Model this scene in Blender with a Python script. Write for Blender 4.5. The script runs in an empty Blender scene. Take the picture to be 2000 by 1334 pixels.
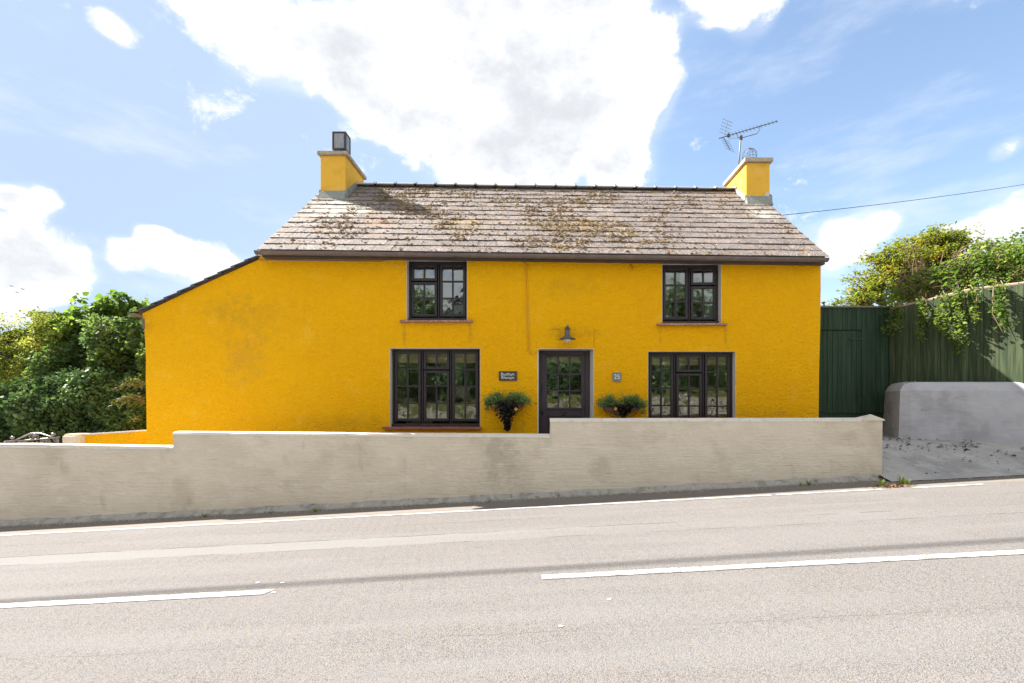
import bpy, bmesh, math, random
import numpy as np
from mathutils import Vector, Matrix, noise as mnoise
from mathutils.geometry import tessellate_polygon

random.seed(7)
SC = bpy.context.scene
COL = SC.collection
E = 1.5                      # eye height above the road under the camera
F = 889.0                    # focal length in photo pixels (16 mm on 36 mm)
CX, CY = 1045.0, 787.0

def P(px, py, D):
    """point seen at photo pixel (px,py) at distance D in front of the camera"""
    return Vector(((px - CX) / F * D, D, E + (CY - py) / F * D))
def PX(px, D): return (px - CX) / F * D
def PZ(py, D): return E + (CY - py) / F * D
def road_z(x, y):
    x = max(-45.0, min(45.0, x))
    return 0.0523 * x + 0.0104 * y

# ------------------------------------------------------------------ camera
cam = bpy.data.cameras.new('camera'); camo = bpy.data.objects.new('camera', cam)
COL.objects.link(camo); SC.camera = camo
camo.location = (0, 0, E); camo.rotation_euler = (math.radians(90), 0, 0)
cam.sensor_width = 36.0; cam.lens = F / 2000 * 36
cam.shift_x = -45 / 2000; cam.shift_y = 120 / 2000
cam.clip_start = 0.05; cam.clip_end = 2000

# ------------------------------------------------------------------ light
SUN_TRAVEL = Vector((1.8, -0.69, -1.84)).normalized()
to_sun = -SUN_TRAVEL
elev = math.asin(to_sun.z); azim = math.atan2(to_sun.x, to_sun.y)
sl = bpy.data.lights.new('sun', 'SUN'); sl.energy = 5.0; sl.angle = math.radians(0.53)
sl.color = (1.0, 0.95, 0.88)
so = bpy.data.objects.new('sun', sl); COL.objects.link(so)
so.rotation_euler = SUN_TRAVEL.to_track_quat('-Z', 'Y').to_euler()
so.location = to_sun * 60

SC.view_settings.view_transform = 'Standard'; SC.view_settings.look = 'None'
SC.view_settings.gamma = 1.0; SC.view_settings.use_curve_mapping = False
SC.view_settings.exposure = 1.92
SC.render.engine = 'CYCLES'
SC.cycles.max_bounces = 6; SC.cycles.diffuse_bounces = 4; SC.cycles.glossy_bounces = 3
SC.cycles.transmission_bounces = 4; SC.cycles.transparent_max_bounces = 8
SC.cycles.caustics_reflective = False; SC.cycles.caustics_refractive = False

# ------------------------------------------------------------------ node helpers
class NT:
    def __init__(s, nt): s.nt = nt; s.n = nt.nodes; s.l = nt.links
    def new(s, t, **kw):
        nd = s.n.new(t)
        for k, v in kw.items(): setattr(nd, k, v)
        return nd
    def put(s, sock, v):
        if v is None: return
        if isinstance(v, bpy.types.NodeSocket): s.l.new(v, sock)
        else:
            if sock.type == 'RGBA' and hasattr(v, '__len__') and len(v) == 3: v = (*v, 1)
            sock.default_value = v
    def math(s, op, a, b=0.0, clamp=False):
        nd = s.new('ShaderNodeMath', operation=op, use_clamp=clamp)
        s.put(nd.inputs[0], a); s.put(nd.inputs[1], b); return nd.outputs[0]
    def vec(s, op, a, b=None, out=0):
        nd = s.new('ShaderNodeVectorMath', operation=op)
        s.put(nd.inputs[0], a)
        if b is not None: s.put(nd.inputs[1], b)
        return nd.outputs['Value'] if op in ('LENGTH', 'DISTANCE', 'DOT_PRODUCT') else nd.outputs[0]
    def rng(s, v, a, b, c=0.0, d=1.0, smooth=True):
        nd = s.new('ShaderNodeMapRange'); nd.interpolation_type = 'SMOOTHSTEP' if smooth else 'LINEAR'
        s.put(nd.inputs['Value'], v)
        for k, x in zip(('From Min', 'From Max', 'To Min', 'To Max'), (a, b, c, d)): s.put(nd.inputs[k], x)
        return nd.outputs[0]
    def noise(s, vec, scale=5.0, detail=4.0, rough=0.55, dist=0.0, color=False):
        nd = s.new('ShaderNodeTexNoise')
        s.put(nd.inputs['Vector'], vec); s.put(nd.inputs['Scale'], scale)
        s.put(nd.inputs['Detail'], detail); s.put(nd.inputs['Roughness'], rough); s.put(nd.inputs['Distortion'], dist)
        return nd.outputs['Color' if color else 'Fac']
    def mix(s, f, a, b, blend='MIX'):
        nd = s.new('ShaderNodeMix', data_type='RGBA', blend_type=blend)
        s.put(nd.inputs[0], f); s.put(nd.inputs[6], a); s.put(nd.inputs[7], b); return nd.outputs[2]

def srgb(r, g, b):
    def f(c):
        c /= 255.0
        return c / 12.92 if c <= 0.04045 else ((c + 0.055) / 1.055) ** 2.4
    return (f(r), f(g), f(b))

def pmat(name, base, layers=(), bumps=(), rough=0.85, spec=0.3, spots=(), metal=0.0, var=0.0, obj=False):
    """layers: (colour, scale, lo, hi, amount[, detail]); bumps: (scale, metres[, detail]); spots: (colour, centre, radii, amount)"""
    m = bpy.data.materials.new(name); m.use_nodes = True
    t = NT(m.node_tree); b = t.n['Principled BSDF']
    pos = (t.new('ShaderNodeTexCoord').outputs['Object'] if obj else t.new('ShaderNodeNewGeometry').outputs['Position'])
    c = t.mix(0.0, base, base)
    for i, L in enumerate(layers):
        col, sc, lo, hi, amt = L[:5]; det = L[5] if len(L) > 5 else 5
        v = t.vec('MULTIPLY', pos, sc if hasattr(sc, '__len__') else (sc, sc, sc))
        v = t.vec('ADD', v, (i * 7.3 + 1, i * 3.1, i * 5.7))
        f = t.math('MULTIPLY', t.rng(t.noise(v, 1.0, det), lo, hi), amt)
        c = t.mix(f, c, col)
    for col, cen, rad, amt in spots:
        d = t.vec('DIVIDE', t.vec('SUBTRACT', pos, cen), rad)
        ln = t.vec('LENGTH', d)
        nz = t.noise(pos, 6.0, 8, 0.7)
        ln = t.math('ADD', ln, t.math('MULTIPLY', t.math('SUBTRACT', nz, 0.5), 3.2))
        f = t.math('MULTIPLY', t.rng(ln, 0.0, 1.05, 1.0, 0.0), amt)
        c = t.mix(f, c, col)
    if var:
        r = t.new('ShaderNodeObjectInfo').outputs['Random']
        hv = t.new('ShaderNodeHueSaturation'); t.put(hv.inputs['Color'], c)
        t.put(hv.inputs['Value'], t.rng(r, 0, 1, 1 - var, 1 + var, smooth=False)); c = hv.outputs[0]
    t.put(b.inputs['Base Color'], c)
    b.inputs['Roughness'].default_value = rough; b.inputs['Metallic'].default_value = metal
    b.inputs['Specular IOR Level'].default_value = spec
    h = None
    for i, B in enumerate(bumps):
        sc, mm = B[:2]; det = B[2] if len(B) > 2 else 3
        v = t.vec('MULTIPLY', pos, sc if hasattr(sc, '__len__') else (sc, sc, sc))
        v = t.vec('ADD', v, (i * 2.3, i * 9.1, 4.0))
        x = t.math('MULTIPLY', t.noise(v, 1.0, det, 0.6), mm)
        h = x if h is None else t.math('ADD', h, x)
    if h is not None:
        bp = t.new('ShaderNodeBump'); bp.inputs['Strength'].default_value = 1.0
        bp.inputs['Distance'].default_value = 1.0; t.put(bp.inputs['Height'], h)
        t.l.new(bp.outputs[0], b.inputs['Normal'])
    return m

# ------------------------------------------------------------------ world : sky and clouds by direction
w = bpy.data.worlds.new('World'); SC.world = w; w.use_nodes = True
t = NT(w.node_tree); t.n.clear()
out = t.new('ShaderNodeOutputWorld'); bg = t.new('ShaderNodeBackground')
t.l.new(bg.outputs[0], out.inputs[0])
SKY_STR = 0.15
bg.inputs['Strength'].default_value = SKY_STR
sky = t.new('ShaderNodeTexSky'); sky.sky_type = 'NISHITA'; sky.sun_disc = False
sky.sun_elevation = elev; sky.sun_rotation = azim
sky.altitude = 20; sky.air_density = 1.0; sky.dust_density = 0.35; sky.ozone_density = 1.3
dirv = t.vec('NORMALIZE', t.new('ShaderNodeTexCoord').outputs['Generated'])
# px, py, radius px, flatten
BL = [(455, 20, 105), (355, -25, 75), (560, 70, 100), (650, 90, 95), (760, 100, 150), (900, 60, 170), (1060, 30, 190), (1190, 40, 105),
      (1140, 150, 150), (1000, 170, 190), (850, 200, 150), (960, 290, 110), (1090, 280, 120), (1200, 270, 120),
      (1235, 170, 95), (1265, 200, 75), (770, 225, 85), (1235, 330, 70), (1050, 350, 90), (900, 335, 60), (1290, 70, 40), (690, 160, 70),
      (1380, -10, 70), (1460, -12, 80), (222, 28, 34), (70, 392, 44), (20, 375, 26),
      (10, 480, 96), (95, 505, 70), (30, 590, 80), (140, 560, 48), (250, 512, 44), (330, 505, 56), (400, 520, 60), (460, 535, 46), (296, 466, 30),
      (1640, 440, 38), (1690, 436, 48), (1740, 425, 42), (1680, 474, 34), (1930, 455, 62), (1990, 450, 70), (1973, 297, 26), (1850, 470, 48), (1630, 500, 40)]
warp = t.noise(dirv, 5.0, 3, 0.6, color=True)
wd = t.vec('ADD', dirv, t.vec('MULTIPLY', t.vec('SUBTRACT', warp, (0.5, 0.5, 0.5)), (0.10, 0.10, 0.10)))
acc = None
for (bx, by, br) in BL:
    v = Vector(((bx - CX) / F, 1, (CY - by) / F)); L = v.length; v.normalize()
    dd = t.vec('DISTANCE', wd, tuple(v))
    x = t.rng(dd, 0.0, br / F / L * 1.22, 1.0, 0.0)
    acc = x if acc is None else t.math('ADD', acc, x)
# the rest of the sky, behind the camera: unseen clouds of the same kind, thickened to light the facade
sep = t.new('ShaderNodeSeparateXYZ'); t.l.new(dirv, sep.inputs[0])
back = t.rng(sep.outputs['Y'], 0.25, -0.15)
gen = t.math('MULTIPLY', t.rng(t.noise(t.vec('MULTIPLY', dirv, (1, 1, 1.8)), 2.3, 3), 0.34, 0.52), back)
acc = t.math('ADD', acc, gen)
fbm = t.noise(t.vec('MULTIPLY', dirv, (1, 1, 1.25)), 8.0, 12, 0.66, 0.25)
dens = t.math('ADD', acc, t.math('MULTIPLY', t.math('SUBTRACT', fbm, 0.5), 2.7))
mask = t.rng(dens, 0.28, 0.70)
# thin veils
veil = t.math('MULTIPLY', t.rng(t.noise(t.vec('MULTIPLY', dirv, (2.0, 2.0, 7.0)), 1.6, 7, 0.62), 0.48, 0.80), 0.40)
soft = t.math('MULTIPLY', t.rng(acc, 0.05, 0.5), 0.22)
thin = t.math('ADD', veil, soft)
shade = t.noise(t.vec('MULTIPLY', dirv, (1, 1, 1.6)), 5.5, 9, 0.66)
thick = t.rng(dens, 0.5, 1.5)
grey = t.math('MULTIPLY', t.rng(shade, 0.34, 0.68), thick)
k = 1.0 / SKY_STR
CLOUD_W = tuple(x * k for x in (0.318, 0.321, 0.326)); CLOUD_G = tuple(x * k for x in (0.212, 0.219, 0.231))
ccol = t.mix(grey, CLOUD_W, CLOUD_G)
hazec = tuple(x * k for x in (0.150, 0.195, 0.26))
skyc = t.mix(1.0, sky.outputs[0], (0.55, 0.535, 0.51), 'MULTIPLY')
near_sun = t.rng(t.vec('DOT_PRODUCT', dirv, tuple(to_sun)), 0.30, 0.86)
skyc = t.mix(near_sun, skyc, tuple(x * k for x in (0.156, 0.200, 0.264)))
zf = t.rng(sep.outputs['Z'], 0.0, 0.55, 0.42, 0.14)
skyc = t.mix(zf, skyc, hazec)
skyc = t.mix(thin, skyc, CLOUD_W)
fin = t.mix(mask, skyc, ccol)
t.l.new(fin, bg.inputs['Color'])

# ------------------------------------------------------------------ object helpers
def tag(o, label=None, cat=None, group=None, kind=None):
    if label: o['label'] = label
    if cat: o['category'] = cat
    if group: o['group'] = group
    if kind: o['kind'] = kind
    return o

ORG = {}
def empty(name, loc, label, cat, group=None):
    o = bpy.data.objects.new(name, None); COL.objects.link(o)
    o.empty_display_size = 0.2; o.location = loc; ORG[o.name] = Vector(loc)
    return tag(o, label, cat, group)

def link_mesh(name, me, mat, parent, org, smooth=False, kind=None):
    o = bpy.data.objects.new(name, me); COL.objects.link(o)
    if mat is not None and len(me.materials) == 0: me.materials.append(mat)
    if smooth: me.polygons.foreach_set('use_smooth', [True] * len(me.polygons))
    ORG[o.name] = Vector(org)
    if parent is not None:
        o.parent = parent; o.location = Vector(org) - ORG[parent.name]
    else: o.location = org
    if kind: o['kind'] = kind
    return o

class MB:
    def __init__(s): s.v = []; s.f = []
    def add(s, vs, fs):
        b = len(s.v); s.v += [tuple(v) for v in vs]; s.f += [tuple(b + i for i in f) for f in fs]
    def box(s, a, b):
        x0, y0, z0 = a; x1, y1, z1 = b
        x0, x1 = min(x0, x1), max(x0, x1); y0, y1 = min(y0, y1), max(y0, y1); z0, z1 = min(z0, z1), max(z0, z1)
        s.add([(x0, y0, z0), (x1, y0, z0), (x1, y1, z0), (x0, y1, z0), (x0, y0, z1), (x1, y0, z1), (x1, y1, z1), (x0, y1, z1)],
              [(0, 3, 2, 1), (4, 5, 6, 7), (0, 1, 5, 4), (1, 2, 6, 5), (2, 3, 7, 6), (3, 0, 4, 7)])
    def hexa(s, bot, top):
        s.add(list(bot) + list(top), [(0, 3, 2, 1), (4, 5, 6, 7), (0, 1, 5, 4), (1, 2, 6, 5), (2, 3, 7, 6), (3, 0, 4, 7)])
    def cbox(s, a, b, c=0.006):
        """box with chamfered long edges (octagonal section in its two larger spans)"""
        x0, y0, z0 = a; x1, y1, z1 = b
        bm = bmesh.new(); bmesh.ops.create_cube(bm, size=1)
        for v in bm.verts:
            v.co = Vector(((x0 + x1) / 2 + v.co.x * (x1 - x0), (y0 + y1) / 2 + v.co.y * (y1 - y0), (z0 + z1) / 2 + v.co.z * (z1 - z0)))
        bmesh.ops.bevel(bm, geom=bm.edges[:], offset=c, segments=1, affect='EDGES')
        bm.verts.ensure_lookup_table()
        s.add([v.co.copy() for v in bm.verts], [tuple(v.index for v in f.verts) for f in bm.faces]); bm.free()
    def tube(s, pts, r, n=6, cap=True):
        pts = [Vector(p) for p in pts]; rs = r if hasattr(r, '__len__') else [r] * len(pts)
        b = len(s.v); u = None
        for i, p in enumerate(pts):
            d = (pts[min(i + 1, len(pts) - 1)] - pts[max(i - 1, 0)])
            if d.length < 1e-9: d = Vector((0, 0, 1))
            d.normalize()
            if u is None: u = d.orthogonal().normalized()
            else:
                u = (u - d * u.dot(d))
                u = u.normalized() if u.length > 1e-6 else d.orthogonal().normalized()
            w_ = d.cross(u)
            for k_ in range(n):
                a = 2 * math.pi * k_ / n
                s.v.append(tuple(p + (u * math.cos(a) + w_ * math.sin(a)) * rs[i]))
        for i in range(len(pts) - 1):
            for k_ in range(n):
                a0 = b + i * n + k_; a1 = b + i * n + (k_ + 1) % n
                s.f.append((a0, a1, a1 + n, a0 + n))
        if cap:
            s.f.append(tuple(b + k_ for k_ in reversed(range(n)))); e = b + (len(pts) - 1) * n
            s.f.append(tuple(e + k_ for k_ in range(n)))
    def lathe(s, c, prof, n=16, axis=2):
        """prof: (radius, height) list around a vertical axis through c"""
        b = len(s.v); c = Vector(c)
        for r, h in prof:
            for k_ in range(n):
                a = 2 * math.pi * k_ / n
                q = [math.cos(a) * r, math.sin(a) * r, h]
                if axis == 1: q = [q[0], -q[2], q[1]]
                s.v.append(tuple(c + Vector(q)))
        for i in range(len(prof) - 1):
            for k_ in range(n):
                a0 = b + i * n + k_; a1 = b + i * n + (k_ + 1) % n
                s.f.append((a0, a1, a1 + n, a0 + n))
        s.f.append(tuple(b + k_ for k_ in reversed(range(n)))); e = b + (len(prof) - 1) * n
        s.f.append(tuple(e + k_ for k_ in range(n)))
    def prism(s, poly, holes, y0, y1):
        """(x,z) polygon with holes, extruded from y0 (front) to y1"""
        loops = [poly] + list(holes)
        tris = tessellate_polygon([[Vector((p[0], p[1], 0)) for p in L] for L in loops])
        flat = [p for L in loops for p in L]; n = len(flat); b = len(s.v)
        s.v += [(p[0], y0, p[1]) for p in flat] + [(p[0], y1, p[1]) for p in flat]
        for tr in tris:
            s.f.append(tuple(b + i for i in tr)); s.f.append(tuple(b + n + i for i in reversed(tr)))
        o = b
        for L in loops:
            m = len(L)
            for i in range(m): s.f.append((o + i, o + (i + 1) % m, o + n + (i + 1) % m, o + n + i))
            o += m
    def build(s, name, mat, parent=None, org=None, smooth=False, kind=None, bevel=0.0, seg=2, fixn=True):
        if org is None:
            a = np.array(s.v); org = ((a[:, 0].min() + a[:, 0].max()) / 2, (a[:, 1].min() + a[:, 1].max()) / 2, a[:, 2].min())
        org = Vector(org)
        me = bpy.data.meshes.new(name)
        me.from_pydata([tuple(Vector(v) - org) for v in s.v], [], s.f)
        if fixn or bevel:
            bm = bmesh.new(); bm.from_mesh(me)
            bmesh.ops.recalc_face_normals(bm, faces=bm.faces)
            if bevel:
                es = [e for e in bm.edges if len(e.link_faces) == 2 and e.calc_face_angle(0) > 0.6]
                bmesh.ops.bevel(bm, geom=es, offset=bevel, segments=seg, affect='EDGES', clamp_overlap=True)
            bm.to_mesh(me); bm.free()
        me.update()
        return link_mesh(name, me, mat, parent, org, smooth, kind)

# ------------------------------------------------------------------ leaves
def leaf_mat(name, dark, light, rare_tint=None, rough=0.6, trans=0.35):
    m = bpy.data.materials.new(name); m.use_nodes = True
    t = NT(m.node_tree); b = t.n['Principled BSDF']
    a = t.new('ShaderNodeAttribute', attribute_name='rnd')
    c = t.mix(a.outputs['Fac'], dark, light)
    if rare_tint: c = t.mix(t.rng(a.outputs['Fac'], 0.86, 0.90), c, rare_tint)  # leaves with the highest random values take a third tint
    t.put(b.inputs['Base Color'], c); b.inputs['Roughness'].default_value = rough
    b.inputs['Specular IOR Level'].default_value = 0.22
    tr = t.new('ShaderNodeBsdfTranslucent')
    t.put(tr.inputs[0], t.mix(1.0, c, (1.25, 1.30, 0.75), 'MULTIPLY'))
    mx = t.new('ShaderNodeMixShader'); mx.inputs[0].default_value = trans
    t.l.new(b.outputs[0], mx.inputs[1]); t.l.new(tr.outputs[0], mx.inputs[2])
    t.l.new(mx.outputs[0], t.n['Material Output'].inputs[0])
    return m

def leaves(name, pts, size, mat, parent=None, seed=1, up=0.5, aspect=0.6, shape=2, kind='stuff', droop=0.0, normals=None):
    rng = np.random.default_rng(seed)
    pts = np.asarray(pts, dtype=np.float64); n = len(pts)
    nm = rng.normal(size=(n, 3)); nm[:, 2] = np.abs(nm[:, 2]) * 0.8 + up
    if normals is not None: nm = nm * 0.8 + normals
    nm /= np.linalg.norm(nm, axis=1)[:, None]
    d = rng.normal(size=(n, 3)); d[:, 2] -= droop
    d -= nm * (d * nm).sum(1)[:, None]; d /= np.linalg.norm(d, axis=1)[:, None]
    s = np.cross(nm, d)
    L = size * (0.4 + 1.15 * rng.random(n) ** 1.3)[:, None]; W = L * aspect
    fold = nm * (L * 0.13)
    # six-point leaf: base, two lower sides, two upper sides, tip, folded along the middle
    b0 = pts; tip = pts + d * L
    l1 = pts + d * L * 0.28 + s * W * 0.48 + fold; r1 = pts + d * L * 0.28 - s * W * 0.48 + fold
    l2 = pts + d * L * 0.66 + s * W * 0.36 + fold * .8; r2 = pts + d * L * 0.66 - s * W * 0.36 + fold * .8
    if shape == 2:
        V = np.stack([b0, l1, l2, tip, r2, r1], 1).reshape(-1, 3)
        base = np.arange(n)[:, None] * 6
        Fq = np.concatenate([base + np.array([[0, 1, 2, 3]]), base + np.array([[0, 3, 4, 5]])], 1).reshape(-1)
        per = 6
    else:
        V = np.stack([b0, (l1 + l2) / 2, tip, (r1 + r2) / 2], 1).reshape(-1, 3)
        base = np.arange(n)[:, None] * 4
        Fq = (base + np.array([[0, 1, 2, 3]])).reshape(-1); per = 4
    org = Vector((float(pts[:, 0].mean()), float(pts[:, 1].mean()), float(pts[:, 2].min())))
    V = V - np.array(org)
    me = bpy.data.meshes.new(name)
    me.vertices.add(len(V)); me.vertices.foreach_set('co', V.astype(np.float32).ravel())
    me.loops.add(len(Fq)); me.loops.foreach_set('vertex_index', Fq.astype(np.int32))
    nf = len(Fq) // 4; me.polygons.add(nf)
    me.polygons.foreach_set('loop_start', np.arange(0, len(Fq), 4, dtype=np.int32))
    me.update(calc_edges=True)
    at = me.attributes.new('rnd', 'FLOAT', 'POINT')
    # light and dark clumps: a low-frequency field plus a leaf's own value
    fld = np.array([mnoise.noise(Vector(p) * 2.6) for p in pts]) * 0.55 + 0.42
    r = np.clip(fld + rng.normal(size=n) * 0.2, 0, 1)
    at.data.foreach_set('value', np.repeat(r, per).astype(np.float32))
    return link_mesh(name, me, mat, parent, org, False, kind)

def in_blobs(blobs, n, seed, shell=0.35):
    """points in a union of ellipsoids, denser towards their surface"""
    rng = np.random.default_rng(seed); out = []
    vol = np.array([b[3] * b[4] * b[5] for b in blobs]) ** 0.67; vol = vol / vol.sum()
    for b, q in zip(blobs, vol):
        k_ = int(n * q) + 1
        d = rng.normal(size=(k_, 3)); d /= np.linalg.norm(d, axis=1)[:, None]
        r = (shell + (1 - shell) * rng.random(k_)) * (0.86 + 0.28 * rng.random(k_))
        out.append(np.array(b[:3]) + d * r[:, None] * np.array(b[3:6]))
    return np.concatenate(out)

def clump(centres, per, spread, seed):
    rng = np.random.default_rng(seed); c = np.asarray(centres)
    sp = np.array(spread if hasattr(spread, '__len__') else (spread,) * 3)
    return (c[:, None, :] + rng.normal(size=(len(c), per, 3)) * sp).reshape(-1, 3)

def branchy(root, tips, r0, mat, parent, name='branch', seed=3, wig=0.12, n=4, twig=0.004):
    """limbs that leave the stem one after another and reach the tips"""
    rng = random.Random(seed); m = MB(); root = Vector(root)
    for tp in tips:
        tp = Vector(tp); d = tp - root; L = d.length
        pts = []; rr = []
        K = 6
        for i in range(K):
            f = i / (K - 1)
            p = root + Vector((d.x * f ** 1.25, d.y * f ** 1.25, d.z * f ** 0.8))
            if 0 < i < K - 1: p += Vector((rng.uniform(-1, 1), rng.uniform(-1, 1), rng.uniform(-1, 1))) * wig * L * 0.25
            pts.append(p); rr.append(r0 * (1 - f) ** 1.1 + twig)
        m.tube(pts, rr, n, cap=False)
    return m.build(name, mat, parent, fixn=False, smooth=True)

# ------------------------------------------------------------------ materials
M = {}
M['asphalt'] = None
YEL = (0.90, 0.460, 0.0015)
M['yellow'] = pmat('yellow_render', YEL,
    layers=[((0.86, 0.415, 0.003), 1.3, 0.42, 0.70, 0.55, 8), ((0.90, 0.48, 0.004), 0.8, 0.50, 0.72, 0.6, 4),
            ((0.64, 0.33, 0.012), (7, 7, 1.1), 0.58, 0.78, 0.28, 8), ((0.93, 0.56, 0.06), 2.6, 0.58, 0.74, 0.35, 8), ((0.72, 0.35, 0.008), (11, 11, 13), 0.50, 0.72, 0.28, 6), ((0.78, 0.355, 0.006), (30, 30, 36), 0.50, 0.66, 0.38, 3), ((0.96, 0.60, 0.05), (27, 27, 30), 0.56, 0.70, 0.22, 3)],  # finest mottle layers paint the roughcast's relief shading into the colour
    bumps=[((24, 24, 30), 0.034, 4), (9, 0.012, 2), (70, 0.004, 2)], rough=0.9, spec=0.15,
    spots=[((0.40, 0.26, 0.03), tuple(P(505, 625, 8.1)), (0.9, 1, 0.55), 0.20), ((0.36, 0.24, 0.035), tuple(P(440, 600, 8.1)), (0.6, 1, 0.3), 0.20),
           ((0.52, 0.31, 0.05), tuple(P(480, 700, 8.1)), (0.45, 1, 0.7), 0.28), ((0.48, 0.28, 0.02), tuple(P(1110, 560, 8.1)), (0.9, 1, 0.25), 0.24),
           ((0.40, 0.23, 0.02), tuple(P(1110, 650, 8.1)), (0.6, 1, 0.14), 0.42), ((0.45, 0.27, 0.02), tuple(P(680, 828, 8.1)), (1.1, 1, 0.22), 0.26),
           ((0.42, 0.25, 0.02), tuple(P(1000, 848, 8.1)), (0.5, 1, 0.25), 0.35),
           ((0.22, 0.13, 0.02), tuple(P(1085, 643, 8.1)), (0.30, 1, 0.010), 0.5), ((0.30, 0.17, 0.02), tuple(P(1160, 668, 8.1)), (0.014, 1, 0.25), 0.6),
           ((0.42, 0.24, 0.03), tuple(P(790, 655, 8.1)), (0.05, 1, 0.28), 0.45), ((0.42, 0.24, 0.03), tuple(P(918, 650, 8.1)), (0.04, 1, 0.22), 0.45),
           ((0.42, 0.24, 0.03), tuple(P(1290, 660, 8.1)), (0.05, 1, 0.25), 0.45), ((0.42, 0.24, 0.03), tuple(P(1417, 660, 8.1)), (0.04, 1, 0.25), 0.45),
           ((0.35, 0.17, 0.03), tuple(P(560, 506, 8.1)), (1.2, 1, 0.03), 0.6), ((0.38, 0.22, 0.03), tuple(P(1500, 812, 8.1)), (1.0, 1, 0.16), 0.25)])
M['chim'] = pmat('chimney_render', (0.78, 0.45, 0.06), layers=[((0.60, 0.33, 0.05), 6, 0.45, 0.7, 0.5), ((0.80, 0.50, 0.16), 3, 0.5, 0.7, 0.5), ((0.35, 0.22, 0.06), (14, 14, 3), 0.6, 0.8, 0.35)],
    bumps=[(30, 0.006)], rough=0.9, spec=0.15)
M['chimcap'] = pmat('chimney_cap_concrete', (0.42, 0.36, 0.29), layers=[((0.22, 0.20, 0.18), 14, 0.5, 0.7, 0.7), ((0.62, 0.43, 0.16), 9, 0.52, 0.66, 0.6)], bumps=[(40, 0.004)])
M['flash'] = pmat('mortar_flashing', (0.25, 0.265, 0.24), layers=[((0.2, 0.25, 0.23), 9, 0.45, 0.7, 0.6), ((0.55, 0.55, 0.50), 18, 0.55, 0.7, 0.5)], bumps=[(30, 0.008)])
M['clay'] = pmat('terracotta_clay', (0.50, 0.17, 0.10), layers=[((0.6, 0.35, 0.27), 16, 0.5, 0.7, 0.5)], bumps=[(40, 0.002)])
M['white_paint'] = pmat('reveal_paint', (0.60, 0.57, 0.54), layers=[((0.45, 0.42, 0.40), 12, 0.5, 0.7, 0.5)], bumps=[(30, 0.003)], spec=0.2)
M['frame'] = pmat('dark_frame_paint', srgb(48, 42, 46), layers=[((0.060, 0.052, 0.058), 20, 0.5, 0.7, 0.5)], rough=0.42, spec=0.4)
M['door'] = pmat('door_paint', srgb(66, 57, 66), layers=[((0.035, 0.030, 0.036), 8, 0.5, 0.7, 0.5)], rough=0.42, spec=0.4)
M['sill'] = pmat('painted_sill', (0.33, 0.17, 0.13), layers=[((0.60, 0.46, 0.42), 26, 0.52, 0.62, 0.7), ((0.16, 0.09, 0.07), 18, 0.55, 0.7, 0.6)], bumps=[(50, 0.003)])
M['sill_tile'] = pmat('quarry_tile', (0.30, 0.115, 0.095), layers=[((0.40, 0.2, 0.17), 10, 0.5, 0.7, 0.6)], rough=0.6)
M['gutter'] = pmat('gutter_plastic', (0.155, 0.122, 0.115), layers=[((0.215, 0.185, 0.175), 7, 0.45, 0.7, 0.6), ((0.03, 0.03, 0.03), (5, 5, 12), 0.70, 0.74, 0.75)], rough=0.5,
    spots=[((0.025, 0.025, 0.025), tuple(P(845, 493, 7.83)), (0.45, .3, 0.03), 0.85), ((0.02, 0.02, 0.02), tuple(P(960, 493, 7.83)), (0.35, .3, 0.03), 0.85)])
M['fascia'] = pmat('fascia_board', (0.095, 0.075, 0.07), layers=[((0.055, 0.05, 0.05), 5, 0.45, 0.7, 0.6), ((0.4, 0.37, 0.34), (9, 9, 25), 0.68, 0.72, 0.6)], rough=0.6)
M['slate_edge'] = pmat('dark_slate', (0.10, 0.105, 0.13), layers=[((0.17, 0.17, 0.2), 12, 0.5, 0.7, 0.6)], rough=0.6)
M['tile'] = pmat('weathered_roof_tile', (0.195, 0.162, 0.145),
    layers=[((0.15, 0.125, 0.115), 1.8, 0.40, 0.66, 0.7), ((0.33, 0.285, 0.26), 19, 0.50, 0.64, 0.75, 6),
            ((0.055, 0.042, 0.035), (24, 14, 24), 0.57, 0.68, 0.8, 6), ((0.24, 0.135, 0.055), 4, 0.53, 0.68, 0.5, 8), ((0.48, 0.43, 0.40), 40, 0.60, 0.68, 0.7, 4)],
    spots=[((0.46, 0.43, 0.36), tuple(P(655, 400, 9.3)), (0.8, 0.7, 0.7), 0.9), ((0.45, 0.43, 0.37), tuple(P(1490, 408, 9.3)), (0.4, 0.5, 0.5), 0.8),
           ((0.20, 0.175, 0.165), tuple(P(1400, 450, 8.6)), (1.6, 1.6, 1.6), 0.5), ((0.27, 0.185, 0.06), tuple(P(1110, 448, 8.9)), (1.1, .6, .45), 0.75), ((0.26, 0.18, 0.06), tuple(P(900, 448, 8.9)), (.7, .6, .4), 0.65), ((0.24, 0.13, 0.07), tuple(P(735, 440, 8.9)), (.5, .5, .4), 0.6)],
    bumps=[(38, 0.022, 4), (12, 0.010)], var=0.16)
M['ridge'] = pmat('ridge_tile', (0.34, 0.33, 0.34), layers=[((0.36, 0.34, 0.33), 12, 0.48, 0.66, 0.7), ((0.09, 0.09, 0.09), 25, 0.6, 0.7, 0.7)], bumps=[(40, 0.004)], var=0.1)
M['moss'] = pmat('roof_moss', (0.15, 0.095, 0.042), layers=[((0.10, 0.065, 0.03), 7, 0.42, 0.62, 0.9), ((0.26, 0.175, 0.05), 1.6, 0.54, 0.68, 0.9), ((0.32, 0.275, 0.24), 11, 0.52, 0.60, 0.75)], bumps=[(120, 0.004)], rough=1)
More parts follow.
